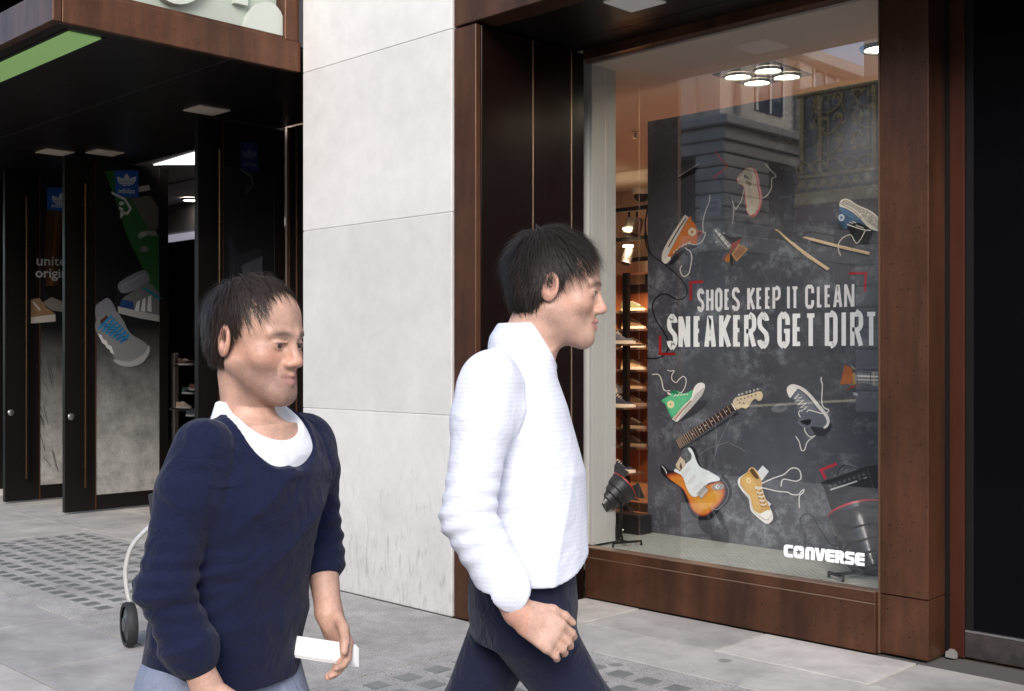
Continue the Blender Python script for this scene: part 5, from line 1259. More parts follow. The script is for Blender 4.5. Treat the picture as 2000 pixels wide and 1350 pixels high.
for i in range(5):                                          # upper sash windows on both faces
    xw = XB - 3.2 - 3.6 * i
    for zz in (zc[0] + .6,):
        f = box_obj("window", (xw - .8, YB - .42, zz), (xw + .8, YB - .36, zz + 2.0), DARKW, bB)
        for dx in (-.8, 0, .8): box_obj("sash_bar", (xw + dx - .05, YB - .36, zz), (xw + dx + .05, YB - .31, zz + 2.0), WHITE, f)
        box_obj("sash_bar", (xw - .8, YB - .36, zz + 1.25), (xw + .8, YB - .32, zz + 1.35), WHITE, f)
        box_obj("pilaster", (xw + 1.15, YB - .4, zc[0]), (xw + 1.95, YB - .2, 11.55), CREAMS, bB, .03)
    yw = YB - 3.2 - 3.6 * i
    f = box_obj("window", (XB - .42, yw - .8, zc[0] + .6), (XB - .36, yw + .8, zc[0] + 2.6), mat("blue_pane", (.06, .09, .12), .1), bB)
    for dy in (-.8, 0, .8): box_obj("sash_bar", (XB - .36, yw + dy - .05, zc[0] + .6), (XB - .31, yw + dy + .05, zc[0] + 2.6), WHITE, f)
    box_obj("pilaster", (XB - .4, yw + 1.15, zc[0]), (XB - .2, yw + 1.95, 11.55), CREAMS, bB, .03)
# name plates
SIGNW = mat("enamel_white", (.7, .72, .74), .3); INK = mat("sign_ink", (.03, .04, .08), .4)
def flat_text(txt, P0, U, V, w, h, m, name, parent, rows=None):
    vs, fs = text_polys(txt, bold=.01)
    b = MB(); b.add([P0 + U * (a * w) + V * (c * h) for a, c in vs], fs); return b.build(name, m, parent)
sA = rf(1370, 388, YB); sB = rf(1409, 420, YB)
st = thing("street_name_sign", "white street name plate with dark lettering on the corner of the building opposite", "street sign", (sA.x, YB, sB.z))
x0, x1 = min(sA.x, sB.x), max(sA.x, sB.x)
box_obj("plate", (x0, YB + .001, sB.z), (x1, YB + .03, sA.z), SIGNW, st, .004)
hgt = sA.z - sB.z; wid = x1 - x0; U = Vector((-1, 0, 0)); Vv = Vector((0, 0, 1))   # read from the street: +X is on the left when facing the building
flat_text("OXFORD", Vector((x1 - wid * .16, YB + .032, sB.z + hgt * .56)), U, Vv, wid * .62, hgt * .22, INK, "lettering", st)
flat_text("STREET W1", Vector((x1 - wid * .10, YB + .032, sB.z + hgt * .22)), U, Vv, wid * .82, hgt * .22, INK, "lettering", st)
st2 = thing("street_name_sign", "second white name plate on the side street face of the corner opposite", "street sign", (XB, YB - .6, sB.z))
box_obj("plate", (XB + .001, YB - 1.5, sB.z), (XB + .03, YB - .4, sA.z), SIGNW, st2, .004)
for k in (.55, .2): box_obj("lettering", (XB + .031, YB - 1.35, sB.z + hgt * k), (XB + .033, YB - .55, sB.z + hgt * (k + .18)), INK, st2)
# shop names over the openings
LETW = mat("sign_letters", (.55, .55, .55), .5)
for u0, u1, v0, v1 in ((1281, 1323, 357, 374), (1565, 1590, 388, 396)):
    a = rf(u0, v1, YB); b = rf(u1, v0, YB); xa, xb = min(a.x, b.x), max(a.x, b.x)
    s3 = thing("shop_name", "pale shop name lettering on dark glass of the building opposite, %s" % ("left of the banded corner" if u0 < 1400 else "under the gilded bay"), "shop sign", (xa, YB, a.z))
    flat_text("Bershka", Vector((xb, YB + (.06 if u0 < 1400 else 1.2), a.z)), U, Vv, xb - xa, b.z - a.z, LETW, "lettering", s3)
# awning left of the corner pier
aw = thing("shop_awning", "black projecting awning over the opening left of the banded corner opposite", "awning", (XB - 4, YB, 6))
MB().prism([(XB - wF - 3.0, YB, zc[3] - .1), (XB - wF - 3.0, YB + 1.3, zc[3] - 1.4), (XB - wF - 3.0, YB + 1.25, zc[3] - 1.6), (XB - wF - 3.0, YB, zc[3] - .5)], (2.6, 0, 0)).build("canvas", BLACKM, aw)
# gilded bay of the neighbour
YN = -16.6
gA = rf(1560, 382, YN); XG = gA.x; zg0 = gA.z; zg1 = rf(1560, 182, YN).z
bN = thing("gilded_building", "cream building across the street with a projecting gilded bay of leafy scrollwork", "building", (XG + 6, YN, 0))
GOLD = mat("gilding", (.85, .62, .26), .45, .35, noise=(10, .3), col2=(.35, .22, .07)); PANEL = mat("bay_panel", (.26, .25, .25), .4)
box_obj("wall", (XG + .6, YN - 22, zg1 + .2), (XG + 24, YN - 2.5, 11.6), CREAMS, bN)
box_obj("ground_storey", (XG + .6, YN - 22, -.02), (XG + 24, YN - 2.1, zg0 - .8), mat("shopfront_grey", (.12, .12, .125), .4), bN)
for k in range(9): 
    for xx in (XG + .7, XG + 4.3): box_obj("rusticated_block", (xx, YN - 2.095, -.02 + .58 * k), (xx + 1.1, YN - 1.8, .54 + .58 * k), PORT, bN, .03)
box_obj("red_fascia", (XG - .1, YN - 4, zg0 - .75), (XG + 12, YN - .05, zg0 - .3), mat("red_fascia", (.12, .02, .02), .4), bN, .02)
box_obj("bay", (XG, YN - 4, zg0 - .29), (XG + 12, YN - .1, zg1), PANEL, bN, .02)
box_obj("gilt_rail", (XG - .12, YN - 4, zg0 - .298), (XG + 12, YN + .03, zg0 + .06), GOLD, bN, .03)
box_obj("gilt_rail", (XG - .06, YN - 4, zg0 + .42), (XG + 12, YN, zg0 + .54), GOLD, bN, .03)
box_obj("gilt_rail", (XG - .12, YN - 4, zg1 - .12), (XG + 12, YN + .03, zg1 + .1), GOLD, bN, .03)
for xx in (0, .55, 2.1, 2.3, 4.1, 6.0): box_obj("gilt_stile", (XG + xx, YN - .1, zg0 + .541), (XG + xx + .12, YN - .02, zg1 - .121), GOLD, bN, .02)
scr = MB(); rnd = random.Random(3)
for i in range(26):
    x = XG + .1 + .32 * i
    scr.disc((x, YN + .04, zg0 + .06 + .17), (0, 1, 0), .085, 8, 0); scr.tube(smooth_open([(x - .16, YN - .03, zg0 + .12), (x, YN, zg0 + .36), (x + .16, YN - .03, zg0 + .12)]), .034, 5)
for i in range(18):
    x = XG + .1 + .46 * i; z = zg0 + .72
    scr.tube(smooth_open([(x + .2 * math.cos(a), YN - .04, z + .15 * math.sin(a)) for a in np.linspace(0, 5.6, 8)]), .036, 5)
for j in range(7):
    x0 = XG + .85 + 1.15 * j
    for s_ in (-1, 1):
        for q in range(3):
            zb = zg0 + 1.0 + .55 * q
            scr.tube(smooth_open([(x0, YN - .05, zb), (x0 + s_ * .25, YN - .05, zb + .12), (x0 + s_ * .42, YN - .05, zb + .4), (x0 + s_ * .25, YN - .05, zb + .52), (x0 + s_ * .16, YN - .05, zb + .36)]), .034, 5)
            for _ in range(3):
                cx, cz = x0 + s_ * rnd.uniform(.1, .45), zb + rnd.uniform(.05, .5)
                scr.disc((cx, YN - .045, cz), (0, 1, 0), .11, 6, 0, .06)
    scr.tube([(x0, YN - .05, zg0 + .6), (x0, YN - .05, zg1 - .15)], .025, 5)
    scr.tube(smooth_open([(x0 - .5, YN - .05, zg1 - .7), (x0 - .3, YN - .05, zg1 - .3), (x0, YN - .05, zg1 - .18), (x0 + .3, YN - .05, zg1 - .3), (x0 + .5, YN - .05, zg1 - .7)]), .03, 5)
so = scr.build("scrollwork", GOLD, bN); so['kind'] = 'stuff'
for i in range(5):                                           # arched, pedimented windows above the bay
    xw = XG + 2.3 + 3.4 * i; zw = zg1 + .7
    f = MB(); f.prism([(xw - .7, YN - 2.48, zw), (xw + .7, YN - 2.48, zw)] + [(xw + .7 * math.cos(a), YN - 2.48, zw + 1.7 + .7 * math.sin(a)) for a in np.linspace(0, math.pi, 9)], (0, .05, 0)); fo = f.build("window", DARKW, bN)
    MB().tube([(xw + .95 * math.cos(a), YN - 2.4, zw + 1.7 + .95 * math.sin(a)) for a in np.linspace(0, math.pi, 13)], .12, 6).build("arch_moulding", CREAMS, fo)
    box_obj("pilaster", (xw + 1.2, YN - 2.5, zg1 + .2), (xw + 1.9, YN - 2.3, 11.5), CREAMS, bN, .03)
box_obj("cornice", (XG + .4, YN - 22, 11.6), (XG + 24.2, YN - 2.1, 12.0), PORT, bN, .04)
# farther neighbours, plain
for x0, x1, h, m in ((XB - 62, XB - 26.4, 11, PORT), (XG + 24.5, XG + 70, 11, CREAMS)):
    t = thing("terrace_building", "plain pale terrace farther along the opposite side, %s" % ("beyond the corner building" if x1 < 0 else "beyond the gilded building"), "building", ((x0 + x1) / 2, YB, 0))
    box_obj("wall", (x0, YB - 16, 4), (x1, YB, h), m, t); box_obj("shopfront", (x0, YB - 16, -.02), (x1, YB + .1, 3.998), mat("shopfront_grey", (.12, .12, .125), .4), t)
    n_ = int((x1 - x0) / 3)
    for i in range(n_):
        for zz in (4.8, 8.0): box_obj("window", (x0 + .8 + 3 * i, YB, zz), (x0 + 2.2 + 3 * i, YB + .03, zz + 2.4), DARKW, t)
back = thing("side_street_building", "far pale building closing the side street opposite", "building", (-17, -52, 0))
box_obj("wall", (-26, -56, -.1), (-8, -50, 12), PORT, back)
# ================================================================ people: one continuous surface each, from a blended distance field
class SDF:
    """distance field sampled on a box grid; shapes are blended in with a smooth union"""
    def __init__(s, lo, hi, zfine, d=0.0045, dz=0.0045, dzc=0.009, fine=None, df=0.0027):
        """fine: (centre, half sizes) of a box sampled more closely (the head)"""
        def axis(i, step):
            out = []; z = lo[i]
            while z < hi[i]:
                out.append(z)
                st = step if not (i == 2 and z < zfine) else dzc
                if fine is not None and abs(z - fine[0][i]) < fine[1][i]: st = df
                z += st
            return np.array(out, np.float32)
        s.x, s.y, s.z = axis(0, d), axis(1, d), axis(2, dz)
        s.F = np.full((len(s.x), len(s.y), len(s.z)), 0.5, np.float32)
    def sub(s, lo, hi, m=0.06):
        i0, i1 = np.searchsorted(s.x, (lo[0] - m, hi[0] + m)); j0, j1 = np.searchsorted(s.y, (lo[1] - m, hi[1] + m)); k0, k1 = np.searchsorted(s.z, (lo[2] - m, hi[2] + m))
        return slice(i0, i1), slice(j0, j1), slice(k0, k1)
    def P(s, sl): return s.x[sl[0]][:, None, None], s.y[sl[1]][None, :, None], s.z[sl[2]][None, None, :]
    def blend(s, sl, d, k):
        a = s.F[sl]
        if k <= 0: s.F[sl] = np.minimum(a, d); return
        h = np.clip(.5 + .5 * (a - d) / k, 0, 1); s.F[sl] = a * (1 - h) + d * h - k * h * (1 - h)
    def carve(s, sl, d, k):
        a = s.F[sl]; h = np.clip(.5 - .5 * (a + d) / max(k, 1e-4), 0, 1); s.F[sl] = a * (1 - h) + (-d) * h + k * h * (1 - h)
    def cone(s, a, b, ra, rb, k=.02, sub=False, flat=None):
        a = np.array(a, float); b = np.array(b, float); r = max(ra, rb)
        sl = s.sub(np.minimum(a, b) - r, np.maximum(a, b) + r); X, Y, Z = s.P(sl)
        ab = b - a; t = np.clip(((X - a[0]) * ab[0] + (Y - a[1]) * ab[1] + (Z - a[2]) * ab[2]) / (ab @ ab + 1e-12), 0, 1)
        dx, dy, dz = X - a[0] - t * ab[0], Y - a[1] - t * ab[1], Z - a[2] - t * ab[2]
        d = np.sqrt(dx * dx + dy * dy + dz * dz) - (ra + (rb - ra) * t)
        (s.carve if sub else s.blend)(sl, d.astype(np.float32), k)
    def path(s, pts, rs, k=.02):
        for i in range(len(pts) - 1): s.cone(pts[i], pts[i + 1], rs[i], rs[i + 1], k)
    def ell(s, c, r, k=.02, rot=None, sub=False):
        c = np.array(c, float); r = np.array(r, float); R_ = max(r)
        sl = s.sub(c - R_, c + R_); X, Y, Z = s.P(sl); q = [X - c[0], Y - c[1], Z - c[2]]
        if rot is not None:
            M = np.array(rot); q = [q[0] * M[0][i] + q[1] * M[1][i] + q[2] * M[2][i] for i in range(3)]
        k0 = np.sqrt((q[0] / r[0]) ** 2 + (q[1] / r[1]) ** 2 + (q[2] / r[2]) ** 2); k1 = np.sqrt((q[0] / r[0] ** 2) ** 2 + (q[1] / r[1] ** 2) ** 2 + (q[2] / r[2] ** 2) ** 2)
        d = k0 * (k0 - 1) / (k1 + 1e-6)
        (s.carve if sub else s.blend)(sl, d.astype(np.float32), k)
    def loft(s, secs, k=.03, e=2.0):
        """secs: (z, cx, cy, rx, ry)"""
        S_ = np.array(secs, float); R_ = max(S_[:, 3].max(), S_[:, 4].max())
        sl = s.sub((S_[:, 1].min() - R_, S_[:, 2].min() - R_, S_[0, 0]), (S_[:, 1].max() + R_, S_[:, 2].max() + R_, S_[-1, 0])); X, Y, Z = s.P(sl)
        z = s.z[sl[2]]; g = [np.interp(z, S_[:, 0], S_[:, i])[None, None, :] for i in range(1, 5)]
        q = (np.abs((X - g[0]) / g[2]) ** e + np.abs((Y - g[1]) / g[3]) ** e) ** (1 / e)
        d = (q - 1) * np.minimum(g[2], g[3])
        d = np.maximum(d, np.maximum(S_[0, 0] - Z, Z - S_[-1, 0]))
        s.blend(sl, d.astype(np.float32), k)
    def cut(s, fn, k=0.0):
        X, Y, Z = s.P((slice(None),) * 3); s.F = np.maximum(s.F, fn(X, Y, Z).astype(np.float32))
    def add(s, fn):
        X, Y, Z = s.P((slice(None),) * 3); s.F = s.F + fn(X, Y, Z).astype(np.float32)
    def mesh(s, name):
        F = s.F; ins = F < 0
        nx, ny, nz = F.shape
        c = np.zeros((nx - 1, ny - 1, nz - 1), np.uint8)
        for a in (0, 1):
            for b in (0, 1):
                for d in (0, 1): c += ins[a:nx - 1 + a, b:ny - 1 + b, d:nz - 1 + d]
        act = np.argwhere((c > 0) & (c < 8)); idm = np.full(c.shape, -1, np.int32); idm[tuple(act.T)] = np.arange(len(act))
        acc = np.zeros((len(act), 3)); cnt = np.zeros(len(act)); G = [s.x, s.y, s.z]
        cor = [(a, b, d) for a in (0, 1) for b in (0, 1) for d in (0, 1)]
        for p in cor:
            for ax in range(3):
                if p[ax]: continue
                q = list(p); q[ax] = 1
                i = act + p; j = act + q
                fa = F[tuple(i.T)]; fb = F[tuple(j.T)]; m = (fa < 0) != (fb < 0)
                t = np.where(m, fa / np.where(m, fa - fb, 1), 0)
                pa = np.stack([G[n][i[:, n]] for n in range(3)], 1); pb = np.stack([G[n][j[:, n]] for n in range(3)], 1)
                acc[m] += (pa + (pb - pa) * t[:, None])[m]; cnt[m] += 1
        V = acc / cnt[:, None]; faces = []
        for ax in range(3):
            o1, o2 = (ax + 1) % 3, (ax + 2) % 3
            A = [slice(None)] * 3; B = [slice(None)] * 3; A[ax] = slice(0, -1); B[ax] = slice(1, None)
            ch = ins[tuple(A)] != ins[tuple(B)]; e = np.argwhere(ch)
            e = e[(e[:, o1] > 0) & (e[:, o2] > 0) & (e[:, o1] < F.shape[o1] - 1) & (e[:, o2] < F.shape[o2] - 1)]
            def vid(d1, d2):
                q = e.copy(); q[:, o1] -= d1; q[:, o2] -= d2; return idm[tuple(q.T)]
            quad = np.stack([vid(1, 1), vid(0, 1), vid(0, 0), vid(1, 0)], 1)
            fl = ~ins[tuple(e.T)]; quad[fl] = quad[fl][:, ::-1]; faces.append(quad)
        Fq = np.concatenate(faces); Fq = Fq[(Fq >= 0).all(1)]
        me = bpy.data.meshes.new(name)
        me.vertices.add(len(V)); me.vertices.foreach_set("co", V.astype(np.float32).ravel())
        me.loops.add(Fq.size); me.loops.foreach_set("vertex_index", Fq.ravel().astype(np.int32))
        me.polygons.add(len(Fq)); me.polygons.foreach_set("loop_start", np.arange(0, Fq.size, 4, dtype=np.int32)); me.polygons.foreach_set("loop_total", np.full(len(Fq), 4, np.int32))
        me.polygons.foreach_set("use_smooth", np.ones(len(Fq), bool))
        me.update(calc_edges=True); me.validate()
        return me, V
def relax(me, V, n=1, w=.5):
    ed = np.zeros(len(me.edges) * 2, np.int32); me.edges.foreach_get("vertices", ed); ed = ed.reshape(-1, 2)
    for _ in range(n):
        a = np.zeros_like(V); c = np.zeros(len(V))
        np.add.at(a, ed[:, 0], V[ed[:, 1]]); np.add.at(a, ed[:, 1], V[ed[:, 0]]); np.add.at(c, ed[:, 0], 1); np.add.at(c, ed[:, 1], 1)
        V = V * (1 - w) + w * a / np.maximum(c, 1)[:, None]
    me.vertices.foreach_set("co", V.astype(np.float32).ravel()); me.update(); return V
def paint(me, cols):
    ca = me.color_attributes.new("Col", 'FLOAT_COLOR', 'POINT'); a = np.ones((len(cols), 4), np.float32); a[:, :3] = cols; ca.data.foreach_set("color", a.ravel())
def folds(amp, seed=0, zs=1.0):
    def f(X, Y, Z):
        rg = lambda p: (1 - np.abs(np.sin(p))) ** 2
        w1 = 2.2 * np.sin(5 * X + 4 * Z + seed) + 1.3 * np.sin(9 * Y - 6 * Z + 2 * seed)
        a = rg(11 * Z * zs + 7 * X + 3 * Y + w1) * (.5 + .5 * np.sin(5 * Z - 8 * X + 6 * Y + seed))
        b = rg(9 * Z * zs - 10 * X + 6 * Y + 1.4 * w1 + 2 * seed) * (.5 + .5 * np.sin(7 * X + 5 * Y - 4 * Z + 3 * seed))
        return -amp * (a + b) + .45 * amp
    return f
def tailoring(s0, cx, e0, w0):
    """sunk seam round the armhole and bunched creases at the elbow"""
    n = (s0 - cx) / np.linalg.norm(s0 - cx); c = s0 + (cx - s0) * .22; ax = (w0 - s0) / np.linalg.norm(w0 - s0)
    def f(X, Y, Z):
        d = (X - c[0]) * n[0] + (Y - c[1]) * n[1] + (Z - c[2]) * n[2] + .25 * (Z - c[2])
        r2 = (X - c[0]) ** 2 + (Y - c[1]) ** 2 + (Z - c[2]) ** 2
        t = (X - e0[0]) * ax[0] + (Y - e0[1]) * ax[1] + (Z - e0[2]) * ax[2]; q2 = (X - e0[0]) ** 2 + (Y - e0[1]) ** 2 + (Z - e0[2]) ** 2
        return .0032 * np.exp(-(d / .0042) ** 2) * (r2 < .0200) + .0042 * np.sin(2 * np.pi * t / .034 + 9 * X + 7 * Y) * np.exp(-q2 / .0085)
    return f
SKIN = attr_mat("skin", .48, .4, bump=(420, .12, .0008), sss=.12)
HAIRM = mat("dark_hair", (.017, .0115, .009), .55, 0, .3)
EYEW = attr_mat("eye", .12, .6)
def yawM(a): c, s_ = math.cos(a), math.sin(a); return np.array(((c, -s_, 0), (s_, c, 0), (0, 0, 1)))
def head_shapes(B, hc, T):
    """T maps head space (x right, y forward, z up, origin mid-head) into body space"""
    H = lambda x, y, z: tuple(np.array(hc) + T @ np.array((x, y, z)))
    Tm = T
    B.ell(H(0, -.012, .030), (.076, .096, .092), .02, Tm)
    B.ell(H(0, .034, -.040), (.058, .058, .086), .03, Tm)
    B.ell(H(0, .030, .045), (.066, .055, .055), .03, Tm)
    for sx in (-1, 1):
        B.cone(H(sx * .056, -.004, -.050), H(sx * .022, .068, -.098), .017, .014, .03)
        B.ell(H(sx * .044, .056, -.030), (.024, .024, .022), .022, Tm)
        B.ell(H(sx * .0315, .094, -.004), (.0185, .016, .0125), .012, Tm, sub=True)
        B.cone(H(sx * .012, .090, .016), H(sx * .046, .074, .018), .0095, .008, .014)
        B.ell(H(sx * .0315, .0765, -.004), (.0152, .0150, .0138), .004, Tm)
        lr = T @ yawM(-sx * R(14))
        B.ell(H(sx * .0315, .0935, -.0055), (.0120, .0105, .0043), .0015, lr, sub=True)
        B.cone(H(sx * .0185, .0925, .0012), H(sx * .0450, .0840, .0002), .0022, .0020, .003)
        ev = np.array(((.97, .0, .0), (0, .3, 0), (0, 0, 1)))
        er = T @ yawM(sx * R(-25))
        B.ell(H(sx * .081, -.012, -.006), (.009, .022, .033), .008, er); B.ell(H(sx * .087, -.010, -.002), (.006, .011, .018), .006, er, sub=True)
    B.cone(H(0, .086, .008), H(0, .108, -.034), .0085, .0105, .012); B.ell(H(0, .1085, -.036), (.0115, .010, .0095), .008, Tm)
    for sx in (-1, 1): B.ell(H(sx * .0135, .099, -.041), (.0095, .012, .008), .007, Tm); B.ell(H(sx * .0075, .105, -.049), (.0042, .005, .0035), .004, Tm, sub=True)
    B.cone(H(-.008, .080, -.106), H(.008, .080, -.106), .019, .019, .03)
    B.ell(H(0, .080, -.071), (.024, .014, .022), .02, Tm)
    for sx in (-1, 1): B.cone(H(0, .0985, -.0635), H(sx * .026, .0815, -.0700), .0052, .0030, .006); B.cone(H(0, .097, -.0785), H(sx * .025, .0815, -.0725), .0062, .0032, .007)
    for sx in (-1, 1): B.cone(H(0, .1035, -.0705), H(sx * .024, .091, -.0700), .0018, .0014, .003, sub=True)
    return H
def face_paint(V, hc, T, base, lip, brow, beard=0.0, bcol=(.05, .035, .03)):
    q = (V - np.array(hc)) @ T; col = np.tile(np.array(base), (len(V), 1)).astype(float)
    rng = np.random.RandomState(2)
    col *= (1 + .05 * np.sin(90 * V[:, [0]]) * np.sin(70 * V[:, [2]] + 3) + .03 * rng.randn(len(V), 1))
    red = np.exp(-(((np.abs(q[:, 0]) - .045) / .022) ** 2 + ((q[:, 2] + .03) / .022) ** 2)) * (q[:, 1] > 0) + .8 * np.exp(-((q[:, 0] / .016) ** 2 + ((q[:, 2] + .036) / .014) ** 2)) * (q[:, 1] > .09) + .7 * (np.abs(q[:, 0]) > .078) * (np.abs(q[:, 1]) < .04)
    col = col * (1 - red[:, None] * np.array((.0, .16, .2)))
    lm = np.exp(-((q[:, 0] / .026) ** 4 + ((q[:, 2] + .071) / .0105) ** 4)) * (q[:, 1] > .083)
    col = col * (1 - lm[:, None]) + lm[:, None] * np.array(lip)
    bm = np.exp(-(((np.abs(q[:, 0]) - .030) / .019) ** 4 + ((q[:, 2] - .0185 + .10 * (np.abs(np.abs(q[:, 0]) - .028))) / .0062) ** 2)) * (q[:, 1] > .05)
    col = col * (1 - .85 * bm[:, None]) + .85 * bm[:, None] * np.array(brow)
    lash = np.exp(-((np.abs(np.abs(q[:, 0]) - .0318) / .0135) ** 6)) * np.exp(-((q[:, 2] + .0008) / .0019) ** 2) * (q[:, 1] > .078)
    col = col * (1 - .8 * lash[:, None]) + .8 * lash[:, None] * np.array((.03, .02, .018))
    if beard:
        d = np.clip((-.036 - .02 * (np.abs(q[:, 0]) < .03) - q[:, 2]) / .02, 0, 1) * (q[:, 2] > -.135) * (q[:, 1] > -.015) * (1 - lm)
        d = d * np.clip((q[:, 1] + .015) / .04, 0, 1) * np.clip((np.abs(q[:, 0]) - .0 + .01) / .01, 0, 1)
        col = col * (1 - beard * d[:, None]) + beard * d[:, None] * np.array(bcol)
    return col
def eyes(parent, hc, T, gaze=(0.1, 0)):
    for sx in (-1, 1):
        c = np.array(hc) + T @ np.array((sx * .0315, .0772, -.005)); r = .0128; vs = []; cs = []; n, m = 20, 14
        ax = T @ np.array((gaze[0], 1, gaze[1])); ax = ax / np.linalg.norm(ax); u = np.cross(ax, (0, 0, 1)); u /= np.linalg.norm(u); w = np.cross(u, ax)
        for j in range(m + 1):
            a = math.pi * j / m
            for k in range(n):
                b = 2 * math.pi * k / n; vs.append(c + r * (ax * math.cos(a) + math.sin(a) * (u * math.cos(b) + w * math.sin(b))))
                cs.append((.006, .005, .005) if a < .22 else ((.045, .022, .012) if a < .48 else (.50, .46, .43)))
        me = bpy.data.meshes.new("eye"); me.from_pydata([tuple(v) for v in vs], [], [(j * n + k, j * n + (k + 1) % n, (j + 1) * n + (k + 1) % n, (j + 1) * n + k) for j in range(m) for k in range(n)])
        me.polygons.foreach_set("use_smooth", np.ones(len(me.polygons), bool)); paint(me, np.array(cs)); me.materials.append(EYEW)
        o = bpy.data.objects.new("eye", me); COL.objects.link(o); o.parent = parent
def put(name, me, m, parent):
    me.materials.append(m); o = bpy.data.objects.new(name, me); COL.objects.link(o); o.parent = parent; return o
def hair(parent, hc, T, line, length, n, seed, lift=.35, down=.6, HAIRM=HAIRM):
    """scalp cap plus many tapered locks; line(q) says where hair grows, in head space"""
    lo = np.array(hc) - .16; hi = np.array(hc) + .16
    Hf = SDF(lo, hi, -9, .004, .004); 
    Hf.ell(tuple(np.array(hc) + T @ np.array((0, -.014, .036))), (.0815, .1015, .094), .01, T)
    Hf.ell(tuple(np.array(hc) + T @ np.array((0, -.045, -.01))), (.070, .058, .075), .03, T)
    X, Y, Z = Hf.P((slice(None),) * 3); q = np.stack(np.broadcast_arrays(X - hc[0], Y - hc[1], Z - hc[2]), -1) @ T
    Hf.F = np.maximum(Hf.F, line(q[..., 0], q[..., 1], q[..., 2]).astype(np.float32))
    Hf.F += (.0016 * np.sin(190 * q[..., 0] + 30 * q[..., 2]) * np.sin(60 * q[..., 1])).astype(np.float32)
    me, V = Hf.mesh("hair"); 
    rng = np.random.RandomState(seed); nv = len(me.vertices); nor = np.zeros(nv * 3, np.float32); me.vertices.foreach_get("normal", nor); nor = nor.reshape(-1, 3)
    cap = put("hair", me, HAIRM, parent)
    q = (V - np.array(hc)) @ T; out = (q / np.array((.08, .1, .09)) ** 2); ok = (np.einsum('ij,ij->i', nor @ T, out / np.linalg.norm(out, axis=1)[:, None]) > .6)
    idx = rng.choice(np.where(ok)[0], n); vs = []; fs = []
    wh = np.array((.015, -.055, .115))                        # whorl at the crown
    for i in idx:
        p = q[i].copy(); nn = nor[i] @ T; fl = p - wh; fl = fl - nn * (fl @ nn); fl /= np.linalg.norm(fl) + 1e-6
        fl = fl + np.array((.25, .0, 0)) * (p[2] > .07); fl = fl + rng.randn(3) * .18; L = length * rng.uniform(.55, 1.15) * (1.0 if p[2] > .04 else .62); w = rng.uniform(.00045, .0010)
        sd_ = np.cross(nn, fl); sd_ /= np.linalg.norm(sd_) + 1e-6; b = len(vs)
        for s_ in range(5):
            t = s_ / 4.0; c = p + fl * L * t + nn * (lift * L * (t - t * t * .9)) + np.array((0, 0, -down * .3)) * L * t * t
            ww = w * (1 - t * .85)
            for e in (-1, 1): vs.append(tuple(np.array(hc) + T @ (c + sd_ * ww * e)))
        fs += [(b + 2 * j, b + 2 * j + 1, b + 2 * j + 3, b + 2 * j + 2) for j in range(4)]
    hm = bpy.data.meshes.new("hair_strands"); hm.from_pydata(vs, [], fs); hm.materials.append(HAIRM)
    o = bpy.data.objects.new("hair_strands", hm); COL.objects.link(o); o.parent = cap; o['kind'] = 'stuff'
def hand(B, w, d, up, side, s_=1.0, curl=.5):
    """w wrist, d direction of the fingers, up = back of the hand, side = +1 thumb along up x d"""
    w = np.array(w, float); d = np.array(d, float); d /= np.linalg.norm(d); up = np.array(up, float); up -= d * (up @ d); up /= np.linalg.norm(up); sd_ = np.cross(up, d) * side
    B.cone(w, w + d * .03 * s_, .024 * s_, .026 * s_, .02)
    for i in range(4):
        o = (i - 1.5) * .0195 * s_; B.cone(w + d * .03 * s_ - sd_ * o * .8, w + d * .088 * s_ - sd_ * o, .0135 * s_, .0115 * s_, .014)
    Ls = (.072, .080, .074, .058)
    for i in range(4):
        o = (i - 1.5) * .0195 * s_; p = w + d * .088 * s_ - sd_ * o; a = 0
        for j, f in enumerate((.46, .30, .24)):
            a += curl * (.55, .75, .5)[j]; dd = d * math.cos(a) - up * math.sin(a); p2 = p + dd * Ls[i] * f * s_
            B.cone(p, p2, (.0092 - .0008 * j) * s_, (.0086 - .001 * j) * s_, .003); p = p2
    p = w + d * .022 * s_ + sd_ * .024 * s_
    for j, (L, a) in enumerate(((.044, .55), (.032, .25), (.026, .05))):
        dd = d * math.cos(a) + sd_ * math.sin(a) * .9 - up * .25 * (j + 1) * curl; dd /= np.linalg.norm(dd); p2 = p + dd * L * s_; B.cone(p, p2, (.0135 - .002 * j) * s_, (.0115 - .0015 * j) * s_, .006); p = p2
